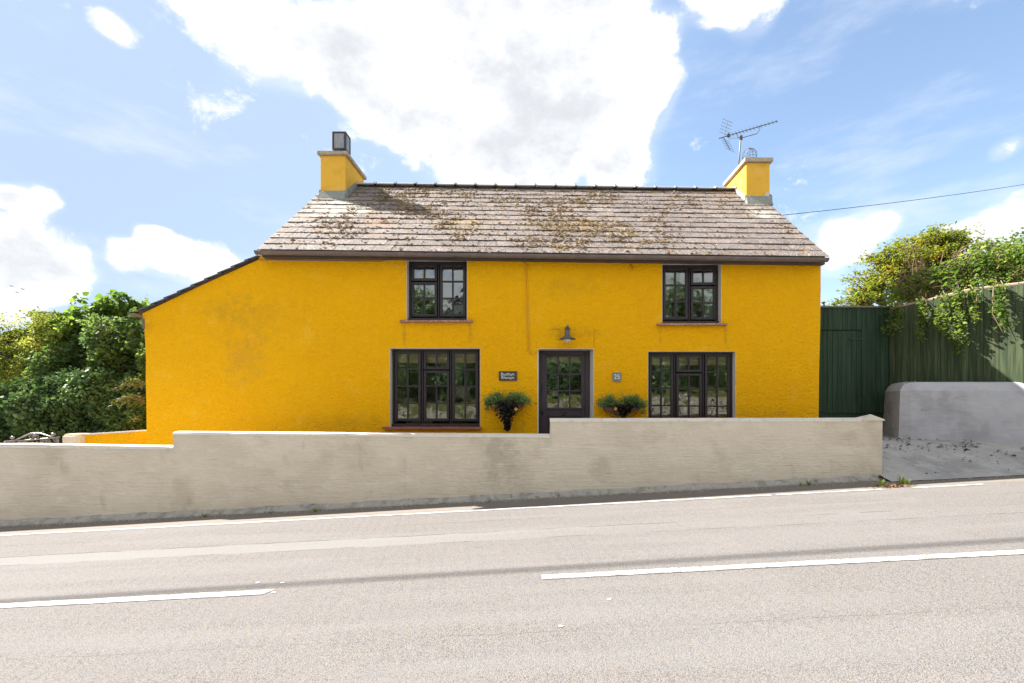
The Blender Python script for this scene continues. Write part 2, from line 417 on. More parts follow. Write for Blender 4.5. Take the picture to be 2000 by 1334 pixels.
M['gwall'] = pmat('wall_render', (0.72, 0.64, 0.525),
    layers=[((0.60, 0.525, 0.42), 0.9, 0.40, 0.68, 0.6, 8), ((0.76, 0.69, 0.58), (3, 3, 6), 0.50, 0.7, 0.6, 6), ((0.36, 0.30, 0.22), (1.5, 2, 55), 0.58, 0.76, 0.42, 5),
            ((0.48, 0.415, 0.31), 1.6, 0.54, 0.70, 0.45, 9), ((0.30, 0.26, 0.17), (3, 3, 1.2), 0.62, 0.76, 0.4, 9), ((0.62, 0.56, 0.46), 30, 0.6, 0.7, 0.4)],
    bumps=[((2.5, 4, 60), 0.011, 5), (4, 0.03, 2), ((12, 12, 30), 0.010)], rough=0.92, spec=0.12,
    spots=[((0.34, 0.30, 0.24), (-.62 + k_ * 0.22, 6.9, 0.80 - k_ * .2), (0.22, .5, 0.85 - .3 * k_), 0.38) for k_ in range(2)])
M['cope'] = pmat('coping_paint', (0.72, 0.68, 0.62), layers=[((0.5, 0.46, 0.4), 10, 0.5, 0.7, 0.5)], bumps=[(20, 0.006)], spec=0.1)
M['plinth'] = pmat('mortar_fillet', (0.36, 0.335, 0.30), layers=[((0.22, 0.21, 0.19), 6, 0.45, 0.65, 0.8), ((0.50, 0.47, 0.43), 15, 0.5, 0.7, 0.5), ((0.10, 0.10, 0.05), 9, 0.6, 0.7, 0.7)], bumps=[(14, 0.02), (50, 0.005)])
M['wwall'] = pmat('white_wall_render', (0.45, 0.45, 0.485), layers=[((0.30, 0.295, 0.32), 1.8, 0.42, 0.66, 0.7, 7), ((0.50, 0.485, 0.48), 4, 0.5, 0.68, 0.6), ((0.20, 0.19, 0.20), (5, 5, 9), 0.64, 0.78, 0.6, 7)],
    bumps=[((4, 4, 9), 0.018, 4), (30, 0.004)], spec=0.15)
M['gate'] = pmat('green_gate_paint', (0.030, 0.060, 0.034), layers=[((0.016, 0.040, 0.022), (22, 22, 1.6), 0.42, 0.62, 0.8, 6), ((0.09, 0.12, 0.085), (40, 40, 2.5), 0.62, 0.74, 0.7, 6), ((0.25, 0.27, 0.24), (30, 30, 5), 0.74, 0.78, 0.8, 5)],
    bumps=[((90, 90, 3), 0.002)], rough=0.7, var=0.22)
M['fenceb'] = pmat('green_fence_stain', (0.038, 0.058, 0.028), layers=[((0.085, 0.105, 0.052), (24, 24, 1.4), 0.42, 0.62, 0.8, 6), ((0.030, 0.045, 0.024), (50, 50, 2), 0.55, 0.72, 0.8, 6)],
    bumps=[((90, 90, 3), 0.002)], rough=0.8, var=0.22)
M['rail'] = pmat('weathered_timber', (0.33, 0.25, 0.19), layers=[((0.5, 0.42, 0.34), (30, 30, 30), 0.5, 0.7, 0.7)], bumps=[(40, 0.004)])
M['gaterail'] = pmat('grey_timber', (0.22, 0.20, 0.16), layers=[((0.1, 0.12, 0.08), 20, 0.5, 0.7, 0.7)])
M['cable_y'] = pmat('painted_cable', (0.72, 0.40, 0.03), rough=0.7)
M['grey_cable'] = pmat('grey_cable_sheath', (0.25, 0.21, 0.18), rough=0.7)
M['black'] = pmat('black_metal', (0.03, 0.03, 0.034), rough=0.4, spec=0.5)
M['lampgrey'] = pmat('grey_enamel', (0.085, 0.09, 0.10), rough=0.35, spec=0.5)
M['lampglass'] = pmat('opal_glass', (0.72, 0.70, 0.68), rough=0.2, spec=0.5)
M['slate_sign'] = pmat('slate_plaque', (0.055, 0.052, 0.060), layers=[((0.075, 0.07, 0.08), 40, 0.5, 0.7, 0.6)], bumps=[(80, 0.001)], rough=0.55)
M['grey_sign'] = pmat('blue_grey_plaque', (0.20, 0.21, 0.26), layers=[((0.26, 0.27, 0.31), 60, 0.5, 0.7, 0.6)], rough=0.5)
M['letter'] = pmat('white_lettering', (0.80, 0.80, 0.78), rough=0.5)
M['alu'] = pmat('aerial_aluminium', (0.10, 0.11, 0.11), rough=0.5, metal=0.6)
M['galv'] = pmat('galvanised_pole', (0.20, 0.19, 0.15), layers=[((0.35, 0.33, 0.28), 20, 0.5, 0.7, 0.7)], rough=0.6, metal=0.3)
M['iron'] = pmat('grey_ironwork', (0.26, 0.235, 0.235), layers=[((0.17, 0.13, 0.12), 30, 0.5, 0.7, 0.7)], rough=0.33, metal=0.7)
M['cowlf'] = pmat('cowl_frame_metal', (0.045, 0.05, 0.07), rough=0.5)
M['cowlp'] = pmat('cowl_panel_metal', (0.30, 0.31, 0.33), layers=[((0.18, 0.18, 0.20), (30, 30, 4), 0.45, 0.7, 0.7)], rough=0.5)
M['wood'] = pmat('bark', (0.12, 0.085, 0.06), layers=[((0.22, 0.17, 0.13), 18, 0.5, 0.7, 0.7)], bumps=[(30, 0.006)])
M['twig'] = pmat('pale_twig', (0.30, 0.20, 0.14), layers=[((0.14, 0.09, 0.06), 12, 0.5, 0.7, 0.7)])
M['soil'] = pmat('soil_and_grass', (0.09, 0.075, 0.045), layers=[((0.06, 0.10, 0.025), 1.4, 0.45, 0.6, 0.9), ((0.14, 0.12, 0.07), 14, 0.5, 0.7, 0.6)], bumps=[(8, 0.05), (40, 0.01)], rough=1)
M['stone'] = pmat('limestone', (0.40, 0.36, 0.30), layers=[((0.25, 0.22, 0.18), 5, 0.45, 0.7, 0.7)], bumps=[(14, 0.02)], var=0.25)
M['white_house'] = pmat('white_house_render', (0.70, 0.68, 0.64), layers=[((0.55, 0.53, 0.5), 2, 0.5, 0.7, 0.6)])
M['dark_in'] = pmat('interior_plaster', (0.42, 0.39, 0.35), rough=0.9)
M['floor_in'] = pmat('interior_floor', (0.08, 0.055, 0.04), rough=0.7)
M['blind'] = pmat('brown_blind_fabric', (0.80, 0.47, 0.33), layers=[((0.60, 0.34, 0.23), (2, 2, 70), 0.45, 0.6, 0.7)], rough=0.9)
M['shade'] = pmat('cream_lampshade', (0.80, 0.72, 0.55), rough=0.9)
M['coir'] = pmat('coir_liner', (0.30, 0.20, 0.16), layers=[((0.45, 0.35, 0.30), 18, 0.5, 0.64, 0.8)], bumps=[(60, 0.015)])
M['petal'] = pmat('orange_petal', (0.8, 0.36, 0.04), rough=0.6)
M['wire'] = pmat('blue_grey_wire', (0.06, 0.075, 0.11))
M['bird'] = pmat('dark_feather', (0.03, 0.03, 0.03))
M['greyroof'] = pmat('flat_roof_edge', (0.20, 0.19, 0.21), rough=0.7)

# glass: dark clear pane with a strong reflection (double glazing), slightly rippled
def glass_mat():
    m = bpy.data.materials.new('window_glass'); m.use_nodes = True
    t = NT(m.node_tree); t.n.remove(t.n['Principled BSDF'])
    tr = t.new('ShaderNodeBsdfTransparent'); tr.inputs[0].default_value = (0.90, 0.94, 0.92, 1)
    gl = t.new('ShaderNodeBsdfGlossy'); gl.inputs['Roughness'].default_value = 0.0
    gl.inputs['Color'].default_value = (0.95, 0.97, 0.96, 1)
    fr = t.new('ShaderNodeFresnel'); fr.inputs[0].default_value = 1.5
    fac = t.math('ADD', t.math('MULTIPLY', fr.outputs[0], 1.8), 0.075, clamp=True)
    pos = t.new('ShaderNodeNewGeometry').outputs['Position']
    rd = t.new('ShaderNodeObjectInfo').outputs['Random']
    off = t.new('ShaderNodeCombineXYZ')
    for i in range(3): t.put(off.inputs[i], t.math('MULTIPLY', rd, 17.0 + 9 * i))
    nz = t.noise(t.vec('ADD', pos, off.outputs[0]), 3.5, 1.5)
    bp = t.new('ShaderNodeBump'); bp.inputs['Strength'].default_value = 1; bp.inputs['Distance'].default_value = 1
    t.put(bp.inputs['Height'], t.math('MULTIPLY', nz, 0.0055)); t.l.new(bp.outputs[0], gl.inputs['Normal'])
    mx = t.new('ShaderNodeMixShader'); t.put(mx.inputs[0], fac)
    t.l.new(tr.outputs[0], mx.inputs[1]); t.l.new(gl.outputs[0], mx.inputs[2])
    t.l.new(mx.outputs[0], t.n['Material Output'].inputs[0]); return m
M['glass'] = glass_mat()

# road: pale chippings in tar, a repaired strip, thin cracks and seams
def road_mat(name='chip_sealed_road', worn=True):
    m = bpy.data.materials.new(name); m.use_nodes = True
    t = NT(m.node_tree); b = t.n['Principled BSDF']
    pos = t.new('ShaderNodeNewGeometry').outputs['Position']
    vo = t.new('ShaderNodeTexVoronoi'); t.put(vo.inputs['Vector'], pos); vo.inputs['Scale'].default_value = 160
    sepc = t.new('ShaderNodeSeparateColor'); t.l.new(vo.outputs['Color'], sepc.inputs[0])
    chip = t.mix(sepc.outputs[0], (0.120, 0.1155, 0.114), (0.208, 0.198, 0.193))
    chip = t.mix(t.rng(sepc.outputs[1], 0.86, 0.88), chip, (0.23, 0.185, 0.135))
    chip = t.mix(t.rng(sepc.outputs[2], 0.90, 0.92), chip, (0.09, 0.085, 0.085))
    gap = t.rng(vo.outputs['Distance'], 0.40, 0.78)
    c = t.mix(t.math('MULTIPLY', gap, 0.62), chip, (0.070, 0.065, 0.065))
    big = t.noise(t.vec('MULTIPLY', pos, (0.5, 2.2, 1)), 1.3, 5)
    c = t.mix(t.math('MULTIPLY', t.rng(big, 0.4, 0.7), 0.30), c, (0.150, 0.142, 0.142))
    patch = t.noise(pos, 0.9, 6); c = t.mix(t.math('MULTIPLY', t.rng(patch, 0.5, 0.75), 0.22), c, (0.19, 0.177, 0.165))
    s = t.new('ShaderNodeSeparateXYZ'); t.l.new(pos, s.inputs[0])
    Y = t.math('ADD', s.outputs['Y'], t.math('MULTIPLY', t.noise(pos, 2.5, 5), 0.07))
    X = s.outputs['X']
    # pale repaired strip of a filled trench, following the road
    wheel = t.noise(t.vec('MULTIPLY', pos, (0.25, 3.0, 1)), 1.0, 3)
    c = t.mix(t.math('MULTIPLY', t.rng(wheel, 0.45, 0.62), 0.22), c, (0.190, 0.182, 0.178))
    spot = t.noise(pos, 3.2, 7, 0.7); c = t.mix(t.math('MULTIPLY', t.rng(spot, 0.64, 0.74), 0.35), c, (0.10, 0.094, 0.09))
    strip = t.math('MULTIPLY', t.rng(X, 2.2, -2.5, 0.12, 1.0), t.math('MULTIPLY', t.rng(Y, 4.90, 4.93), t.rng(Y, 5.22, 5.25, 1, 0)))
    c = t.mix(t.math('MULTIPLY', strip, 0.55), c, (0.200, 0.197, 0.190))
    # seams
    for y0, wd, am in ((4.92, 0.012, 0.60), (5.235, 0.014, 0.75), (5.72, 0.009, 0.55), (2.95, 0.007, 0.35)):
        dd = t.math('ABSOLUTE', t.math('SUBTRACT', Y, y0))
        ln = t.math('MULTIPLY', t.rng(dd, wd * .3, wd, 1, 0), t.rng(t.noise(pos, 1.7, 4), 0.40, 0.56))
        c = t.mix(t.math('MULTIPLY', ln, am), c, (0.045, 0.04, 0.04))
    # dusty margin outside the edge line
    dust = t.rng(Y, 6.32, 6.42); c = t.mix(t.math('MULTIPLY', dust, 0.65), c, (0.212, 0.18, 0.15))
    t.put(b.inputs['Base Color'], c); b.inputs['Roughness'].default_value = 0.92; b.inputs['Specular IOR Level'].default_value = 0.12
    h = t.math('ADD', t.math('MULTIPLY', vo.outputs['Distance'], -0.0030), t.math('MULTIPLY', t.noise(pos, 30, 3), 0.0035))
    bp = t.new('ShaderNodeBump'); bp.inputs['Strength'].default_value = 0.85; bp.inputs['Distance'].default_value = 1
    t.put(bp.inputs['Height'], h); t.l.new(bp.outputs[0], b.inputs['Normal']); return m
M['road'] = road_mat()

def paint_mat():
    m = bpy.data.materials.new('worn_road_paint'); m.use_nodes = True
    t = NT(m.node_tree); b = t.n['Principled BSDF']
    pos = t.new('ShaderNodeNewGeometry').outputs['Position']
    vo = t.new('ShaderNodeTexVoronoi'); t.put(vo.inputs['Vector'], pos); vo.inputs['Scale'].default_value = 105
    wear = t.noise(pos, 7, 7, 0.7)
    g = t.math('ADD', t.math('MULTIPLY', vo.outputs['Distance'], 0.35), t.math('MULTIPLY', wear, 0.8))
    c = t.mix(t.rng(g, 0.50, 0.70), (0.44, 0.43, 0.41), (0.16, 0.148, 0.138))
    t.put(b.inputs['Base Color'], c); b.inputs['Roughness'].default_value = 0.8
    bp = t.new('ShaderNodeBump'); bp.inputs['Strength'].default_value = 0.6; bp.inputs['Distance'].default_value = 1
    t.put(bp.inputs['Height'], t.math('MULTIPLY', vo.outputs['Distance'], -0.002)); t.l.new(bp.outputs[0], b.inputs['Normal']); return m
M['paint'] = paint_mat()
M['drive'] = pmat('driveway_concrete', (0.40, 0.385, 0.37), layers=[((0.26, 0.25, 0.245), 1.5, 0.42, 0.66, 0.7, 7), ((0.47, 0.46, 0.45), 5, 0.5, 0.7, 0.6, 7), ((0.10, 0.095, 0.09), 14, 0.64, 0.74, 0.7, 5)],
    bumps=[(5, 0.05), ((2, 9, 9), 0.03), (60, 0.004)], rough=0.9)

# ------------------------------------------------------------------ ground, road, driveway
def sstep(a, b, x):
    f = max(0.0, min(1.0, (x - a) / (b - a))); return f * f * (3 - 2 * f)
def ground_z(x, y):
    r = road_z(x, min(y, 6.9))
    if y > (6.8 if x < 5.2 else 6.6):
        yard = 0.45 if x > -6 else 0.45 - 0.30 * sstep(-6, -8.5, x)
        if x > 5.2: yard = E - 0.655
        if x < 5.2: r = r + (yard - r) * sstep(6.98, 7.10, y)
        else: r = r + (max(yard, r + .02) - r) * (0.35 * max(0, min(1, (y - 6.6) / 1.35)) + 0.65 * sstep(6.6, 8.0, y))
        if y > 14: r += 0.015 * (min(y, 200) - 14)
    if y < 0.9:
        r = r - 0.03 + 0.02 * sstep(0.9, -1.0, y)
        r += 1.35 * sstep(-3.15, -3.5, y) + 1.9 * sstep(-3.5, -8.0, y)
    return r
def sheet(name, xs, ys, fz, mat, off=0.0, kind='structure', smooth=True):
    V = []; Fc = []
    for y in ys:
        for x in xs: V.append((x, y, fz(x, y) + off))
    nx = len(xs)
    for j in range(len(ys) - 1):
        for i in range(nx - 1): Fc.append((j * nx + i, j * nx + i + 1, (j + 1) * nx + i + 1, (j + 1) * nx + i))
    me = bpy.data.meshes.new(name); me.from_pydata(V, [], Fc); me.update()
    return link_mesh(name, me, mat, None, (0, 0, 0), smooth, kind)
gx = [-500, -200, -100, -60, -45, -30, -20, -14, -10] + [-9 + i * 0.5 for i in range(28)] + [5.05, 5.3, 5.6, 6, 6.5, 7, 8, 9, 10, 12, 14, 20, 30, 45, 60, 100, 200, 500]
gy = [-500, -200, -80, -40, -25, -15, -10, -8, -7, -6, -5, -4, -3.5, -3.32, -3.15, -2, -1, 0, 0.9, 1.2, 3, 5, 6, 6.5, 6.8, 6.98, 7.02, 7.06, 7.1, 7.5, 8, 8.5, 9, 10, 12, 14, 18, 25, 40, 80, 200, 500]
sheet('ground', gx, gy, lambda x, y: ground_z(x, y) - (0.03 if 0.9 <= y <= 6.85 else 0.012), M['soil'])
rx = [-45 + i for i in range(91)]
sheet('road', rx, [0.95, 2, 3.8, 5, 6, 6.62, 6.80], road_z, M['road'])
dx = [5.21 + i * 0.15 for i in range(30)] + [9.8, 10.2, 11, 12, 14]
def drive_z(x, y):
    j = max(0, 1 - abs((y - 6.6) - 0.22 * (x - 5.2) - .55) / .035)
    return ground_z(x, y) - .006 * j + 0.012 * mnoise.noise(Vector((x * 1.3, y * 1.3, 0)))
sheet('driveway', dx, [6.64 + i * 0.04 for i in range(75)], lambda x, y: max(drive_z(x, y), road_z(x, y) + 0.008), M['drive'])
sheet('bounce_pavement', rx, [-3.12, -1.5, 0.0, 0.94], lambda x, y: road_z(x, y) + .10, M['drive'])  # unseen pale pavement, added to bounce sunlight onto the cottage front
yx = [-14, -10, -7] + [-6 + i for i in range(12)] + [5.08]
sheet('yard_path', yx, [7.11, 7.5, 8.09], lambda x, y: ground_z(x, y) + 0.004, M['drive'])

def strip_mesh(name, x0, x1, y, wd, off, step=0.05, taper=0.0, fade=()):
    xs = list(np.arange(x0, x1, step)) + [x1]; V = []; Fc = []
    for i, x in enumerate(xs):
        j = 0.005 * mnoise.noise(Vector((x * 3, y, 0))) + 0.006 * mnoise.noise(Vector((x * 23, y, 4)))
        w2 = wd / 2
        ya, yb = y - w2 + j, y + w2 + j * 1.5
        xa = x + (taper if i == len(xs) - 1 else 0)
        V += [(x, ya, road_z(x, ya) + off), (xa, yb, road_z(x, yb) + off)]
    for i in range(len(xs) - 1): Fc.append((2 * i, 2 * i + 2, 2 * i + 3, 2 * i + 1))
    me = bpy.data.meshes.new(name); me.from_pydata(V, [], Fc); me.update()
    return link_mesh(name, me, M['paint'], None, (0, 0, 0), False, 'structure')
XE = PX(1925, 6.2)
strip_mesh('edge_line', -40, PX(1505, 6.24), 6.24, 0.068, 0.005)
strip_mesh('edge_line', PX(1517, 6.24), PX(1722, 6.24), 6.24, 0.062, 0.005)
strip_mesh('edge_line', PX(1782, 6.22), XE, 6.23, 0.062, 0.005)
strip_mesh('centre_line', PX(1058, 3.80), 9.5, 3.80, 0.095, 0.005)
strip_mesh('centre_line', -9.0, PX(515, 3.76), 3.79, 0.10, 0.005, taper=0.05)
for a in ((-14.8, -11.4), (12, 16), (18.5, 22.5)): strip_mesh('centre_line', a[0], a[1], 3.80, 0.095, 0.005)

# ------------------------------------------------------------------ garden wall
gw = empty('garden_wall', (0, 6.9, 0), 'long pale rendered wall stepping up twice beside the road', 'wall')
D0 = 6.9
def gwp(px, py): return (PX(px, D0), PZ(py, D0))
def wallz(x): return road_z(x, 6.8) - 0.25
m = MB()
top = [(-15.0, PZ(862, D0)), gwp(0, 868), gwp(170, 870), gwp(338, 873.5), gwp(338.5, 845.5), gwp(520, 846), gwp(800, 848), gwp(1074.5, 850.5), gwp(1075.5, 820), gwp(1400, 819.5), gwp(1690, 818.5), gwp(1724, 818.5)]
prng = random.Random(5)
pts = [top[0]]
for a, b in zip(top, top[1:]):
    n = max(1, int(abs(b[0] - a[0]) / 0.22))
    for i in range(1, n + 1):
        f = i / n
        pts.append((a[0] + (b[0] - a[0]) * f, a[1] + (b[1] - a[1]) * f + (prng.uniform(-.005, .005) if 0 < i < n else 0)))
xr = PX(1722, D0)
bot = [(xr, wallz(xr)), (0, wallz(0)), (-8, wallz(-8)), (-15, wallz(-15))]
m.prism(pts + bot, [], D0, D0 + 0.24)
body = m.build('wall_body', M['gwall'], gw, bevel=0.022, seg=3, smooth=False)
# thin painted coping skin along the three runs, slightly proud
def coping(xs, zs):
    m = MB(); n = len(xs)
    sec = [(-0.006, -0.024), (-0.004, 0.002), (0.02, 0.022), (0.12, 0.030), (0.215, 0.020), (0.246, -0.02)]
    for x, z in zip(xs, zs):
        for (y, h) in sec: m.v.append((x, D0 + y, z + h + 0.003 * mnoise.noise(Vector((x * 4, y * 9, 1)))))
    k_ = len(sec)
    for i in range(n - 1):
        for j in range(k_): m.f.append((i * k_ + j, (i + 1) * k_ + j, (i + 1) * k_ + (j + 1) % k_, i * k_ + (j + 1) % k_))
    m.f.append(tuple(range(k_))); m.f.append(tuple((n - 1) * k_ + j for j in reversed(range(k_))))
    return m.build('coping', M['cope'], gw, smooth=False)
def run(a, b, n):
    return [a[0] + (b[0] - a[0]) * i / n for i in range(n + 1)], [a[1] + (b[1] - a[1]) * i / n for i in range(n + 1)]
zoff = -0.012
for a, b, n in (((-15, PZ(862, D0)), gwp(337, 873.2), 60), (gwp(337.5, 845), gwp(1074, 850.3), 50), (gwp(1074.3, 819.5), gwp(1700, 818.5), 44)):
    xs, zs = run(a, b, n); coping(xs, [z + zoff for z in zs])
m = MB(); x0, x1 = PX(1697, D0), PX(1726, D0); zt = PZ(819, D0)
c = Vector(((x0 + x1) / 2, D0 + .12, zt + 0.075))
m.v += [(x0 - .10, D0 - .02, zt), (x1, D0 - .02, zt), (x1, D0 + .26, zt), (x0 - .10, D0 + .26, zt), tuple(c), (x1, D0 - .02, zt - .022), (x1, D0 + .26, zt - .022), (x0 - .1, D0 + .26, zt - .022), (x0 - .1, D0 - .02, zt - .022)]
m.f += [(0, 1, 4), (1, 2, 4), (2, 3, 4), (3, 0, 4), (0, 8, 5, 1), (1, 5, 6, 2), (2, 6, 7, 3), (3, 7, 8, 0), (5, 8, 7, 6)]
m.build('pyramid_cap', M['gwall'], gw)
# mortar fillet along the foot
m = MB(); xs = np.arange(-15, xr + 0.02, 0.12)
for x in xs:
    nz = mnoise.noise(Vector((x * 1.9, 2, 0))); n2 = mnoise.noise(Vector((x * 7, 5, 0)))
    d = 0.10 + 0.035 * nz + 0.012 * n2; h = 0.075 + 0.03 * nz + 0.008 * n2
    z = road_z(x, 6.8)
    for (y, hh) in ((D0 + .01, h), (D0 - .012, h * .95), (D0 - d * .45, h * .62), (D0 - d * .85, h * .30), (D0 - d, 0.004), (D0 - d, -.06), (D0 + .01, -.06)): m.v.append((x, y, z + hh))
k_ = 7
for i in range(len(xs) - 1):
    for j in range(k_): m.f.append((i * k_ + j, (i + 1) * k_ + j, (i + 1) * k_ + (j + 1) % k_, i * k_ + (j + 1) % k_))
m.f.append(tuple(range(k_))); m.f.append(tuple((len(xs) - 1) * k_ + j for j in reversed(range(k_))))
m.build('mortar_foot', M['plinth'], gw, smooth=True)

# ------------------------------------------------------------------ the cottage
DH = 8.1
H = empty('cottage', (0.1, 8.1, 0.45), 'yellow rendered cottage with mossy tiled roof, two chimneys and dark windows', 'house')
def fp(px, py): return (PX(px, DH), PZ(py, DH))
def rect(px0, py0, px1, py1): return [fp(px0, py0), fp(px1, py0), fp(px1, py1), fp(px0, py1)]
outer = [fp(287, 935), fp(286.5, 860), fp(286, 800), fp(284.5, 740), fp(285, 700), fp(282.5, 650), fp(280, 625), fp(278, 612), fp(400, 554), fp(505, 507), fp(508, 484), fp(1603, 497),
         fp(1603, 560), fp(1602, 640), fp(1600, 720), fp(1599, 800), fp(1597, 935)]
UL = (794, 505.5, 912.5, 625); LL = (761.5, 680, 938, 834); UR = (1293, 512.5, 1409, 631); LR = (1265.5, 686, 1437, 838); DR = (1049.5, 681, 1160, 926)
m = MB(); m.prism(outer, [rect(*r) for r in (UL, LL, UR, LR, DR)], DH, DH + 0.42)
m.build('front_wall', M['yellow'], H)
XL, XR_ = PX(505, DH), PX(1603, DH)
XLL = PX(284, DH)
YB = 12.9
roof_t = 0.896
def skew(x): return -0.0125 * (x + 4.83)
def roof_z(x, y):
    z = E + 2.66 + skew(x)
    return z + roof_t * (y - 7.85) if y <= 10.5 else z + roof_t * (2.65 - (y - 10.5))
m = MB(); g0 = 0.2
def gable(mb, xa, xb):
    ya, yb = DH + 0.43, YB
    prof = [(ya, g0), (yb, g0), (yb, roof_z(xa, yb) - .06), (10.5, roof_z(xa, 10.5) - .08), (ya, roof_z(xa, ya) - .06)]
    n = len(prof); b = len(mb.v)
    mb.v += [(xa, p[0], p[1]) for p in prof] + [(xb, p[0], p[1]) for p in prof]
    mb.f.append(tuple(b + i for i in range(n))); mb.f.append(tuple(b + n + i for i in reversed(range(n))))
    for i in range(n): mb.f.append((b + i, b + (i + 1) % n, b + n + (i + 1) % n, b + n + i))
gable(m, XR_ - .3, XR_ - 0.004); m.build('gable_wall', M['yellow'], H)
m = MB(); gable(m, -4.74, -4.44); m.build('gable_wall', M['yellow'], H)
m = MB(); m.box((XL + .31, YB - .3, g0), (XR_ - .31, YB - .01, roof_z(0, YB) - .06)); m.build('rear_wall', M['yellow'], H)
m = MB(); m.box((XLL + .0, DH + .43, 0.0), (XLL + .3, 12.4, PZ(612, DH) - .02)); m.build('side_wall', M['yellow'], H)
m = MB(); m.prism([(XLL + .31, 0), (XL - .01, 0), (XL - .01, fp(505, 507)[1] - .08), (XLL + .31, fp(278, 612)[1] - .0)], [], 12.1, 12.4); m.build('rear_wall', M['yellow'], H)
# rooms
m = MB(); m.box((XL + .5, DH + .43, .42), (XR_ - .31, YB - .31, .48)); m.build('floor', M['floor_in'], H)
m = MB(); m.box((XL + .31, DH + .43, E + 1.08), (XR_ - .31, YB - .31, E + 1.22)); m.build('ceiling', M['dark_in'], H)
m = MB(); m.box((XL + .31, 11.2, .485), (XR_ - .31, 11.3, E + 1.075)); m.build('partition_wall', M['dark_in'], H)
m = MB(); m.box((XL + .31, 10.6, E + 1.225), (XR_ - .31, 10.7, E + 4.3)); m.build('partition_wall', M['dark_in'], H)
m = MB(); m.box((-.85, DH + .43, .485), (-.77, 11.19, E + 1.075)); m.build('partition_wall', M['dark_in'], H)
m = MB(); m.box((1.4, DH + .43, .485), (1.48, 11.19, E + 1.075)); m.build('partition_wall', M['dark_in'], H)

# window reveals: light painted linings inside the openings (3 mm proud of the wall cut)
def reveal(parent, r, depth, left=True, right=True, top=True, splay=0.0, bottom=False):
    x0, z1 = fp(r[0], r[1]); x1, z0 = fp(r[2], r[3]); tk = 0.006; m = MB()
    y0, y1 = DH - 0.002, DH + depth
    if left: m.hexa([(x0, y0, z0), (x0 + tk, y0, z0), (x0 + tk + splay, y1, z0), (x0, y1, z0)], [(x0, y0, z1), (x0 + tk, y0, z1), (x0 + tk + splay, y1, z1), (x0, y1, z1)])
    if right: m.hexa([(x1 - tk, y0, z0), (x1, y0, z0), (x1, y1, z0), (x1 - tk - splay, y1, z0)], [(x1 - tk, y0, z1), (x1, y0, z1), (x1, y1, z1), (x1 - tk - splay, y1, z1)])
    if top: m.hexa([(x0 + tk, y0, z1 - tk), (x1 - tk, y0, z1 - tk), (x1 - tk, y1, z1 - tk), (x0 + tk, y1, z1 - tk)], [(x0 + tk, y0, z1), (x1 - tk, y0, z1), (x1 - tk, y1, z1), (x0 + tk, y1, z1)])
    return m.build('reveal', M['white_paint'], parent)

def window(r, mull, casements, dep, sill, sillmat, rail=0.045, bottom_rail=0.075):
    """casements: (x0px,x1px,y0px,y1px, cols, [bar rows px]) measured on the frame plane"""
    DW = DH + dep
    x0, z1 = fp(r[0], r[1]); x1, z0 = fp(r[2], r[3])
    m = MB(); yf, yb = DW, DW + 0.07; e = 0.006
    sc = 1.0
    m.cbox((x0 + e, yf, z0), (x0 + e + .042, yb, z1 - e)); m.cbox((x1 - e - .042, yf, z0), (x1 - e, yb, z1 - e))
    m.cbox((x0 + e + .043, yf, z1 - e - .045), (x1 - e - .043, yb, z1 - e)); m.cbox((x0 + e, yf - .045, z0), (x1 - e, yb - .01, z0 + .055))
    for mx in mull:
        X = PX(mx, DH); m.cbox((X - .014, yf + .001, z0 + .056), (X + .014, yb - .01, z1 - e - .046))
    fr = m.build('window', M['frame'], H)
    reveal(fr, r, dep)
    for (a0, a1, b0, b1, cols, bars) in casements:
        X0, X1, Z1, Z0 = PX(a0, DH), PX(a1, DH), PZ(b0, DH), PZ(b1, DH)
        m = MB(); cf = yf - .012; cb = yf + .045; wd = .044; bw = .0140
        m.cbox((X0, cf, Z0), (X0 + wd, cb, Z1), .004); m.cbox((X1 - wd, cf, Z0), (X1, cb, Z1), .004)
        m.cbox((X0 + wd + .001, cf, Z1 - wd), (X1 - wd - .001, cb, Z1), .004); m.cbox((X0 + wd + .001, cf, Z0), (X1 - wd - .001, cb, Z0 + wd * 1.1), .004)
        gx0, gx1 = X0 + wd, X1 - wd; gz0, gz1 = Z0 + wd * 1.1, Z1 - wd
        xs = [gx0 + (gx1 - gx0) * i / cols for i in range(cols + 1)]
        zs = [gz1] + [PZ(b_, DH) for b_ in bars] + [gz0]
        for x in xs[1:-1]: m.cbox((x - bw, cf + .004, gz0), (x + bw, cb - .008, gz1), .004)
        for z in zs[1:-1]:
            for i in range(cols): m.cbox((xs[i] + (bw if i else 0), cf + .0045, z - bw), (xs[i + 1] - (bw if i < cols - 1 else 0), cb - .0085, z + bw), .004)
        m.build('casement', M['frame'], fr)
        for i in range(cols):
            for j in range(len(zs) - 1):
                q = MB(); q.box((xs[i], cf + .024, zs[j + 1]), (xs[i + 1], cf + .028, zs[j])); q.build('pane', M['glass'], fr)
    if sill:
        sx0, sx1, sy, th, out = sill; m = MB()
        zt = PZ(sy, DH - out); ns = 5 if sillmat is M['sill_tile'] else 1
        A, B = PX(sx0, DH - out), PX(sx1, DH - out)
        if ns == 1:
            m.box((A, DH - out, zt - th), (B, DH - .002, zt)); m.build('sill', sillmat, fr, bevel=.006)
        else:
            for i in range(ns):
                q = MB(); q.box((A + (B - A) * i / ns + .003, DH - out, zt - th + .003 * (i % 2)), (A + (B - A) * (i + 1) / ns - .001, DH - .002, zt + .003 * (i % 2)))
                q.build('sill_tile', sillmat, fr, bevel=.005)
    return fr

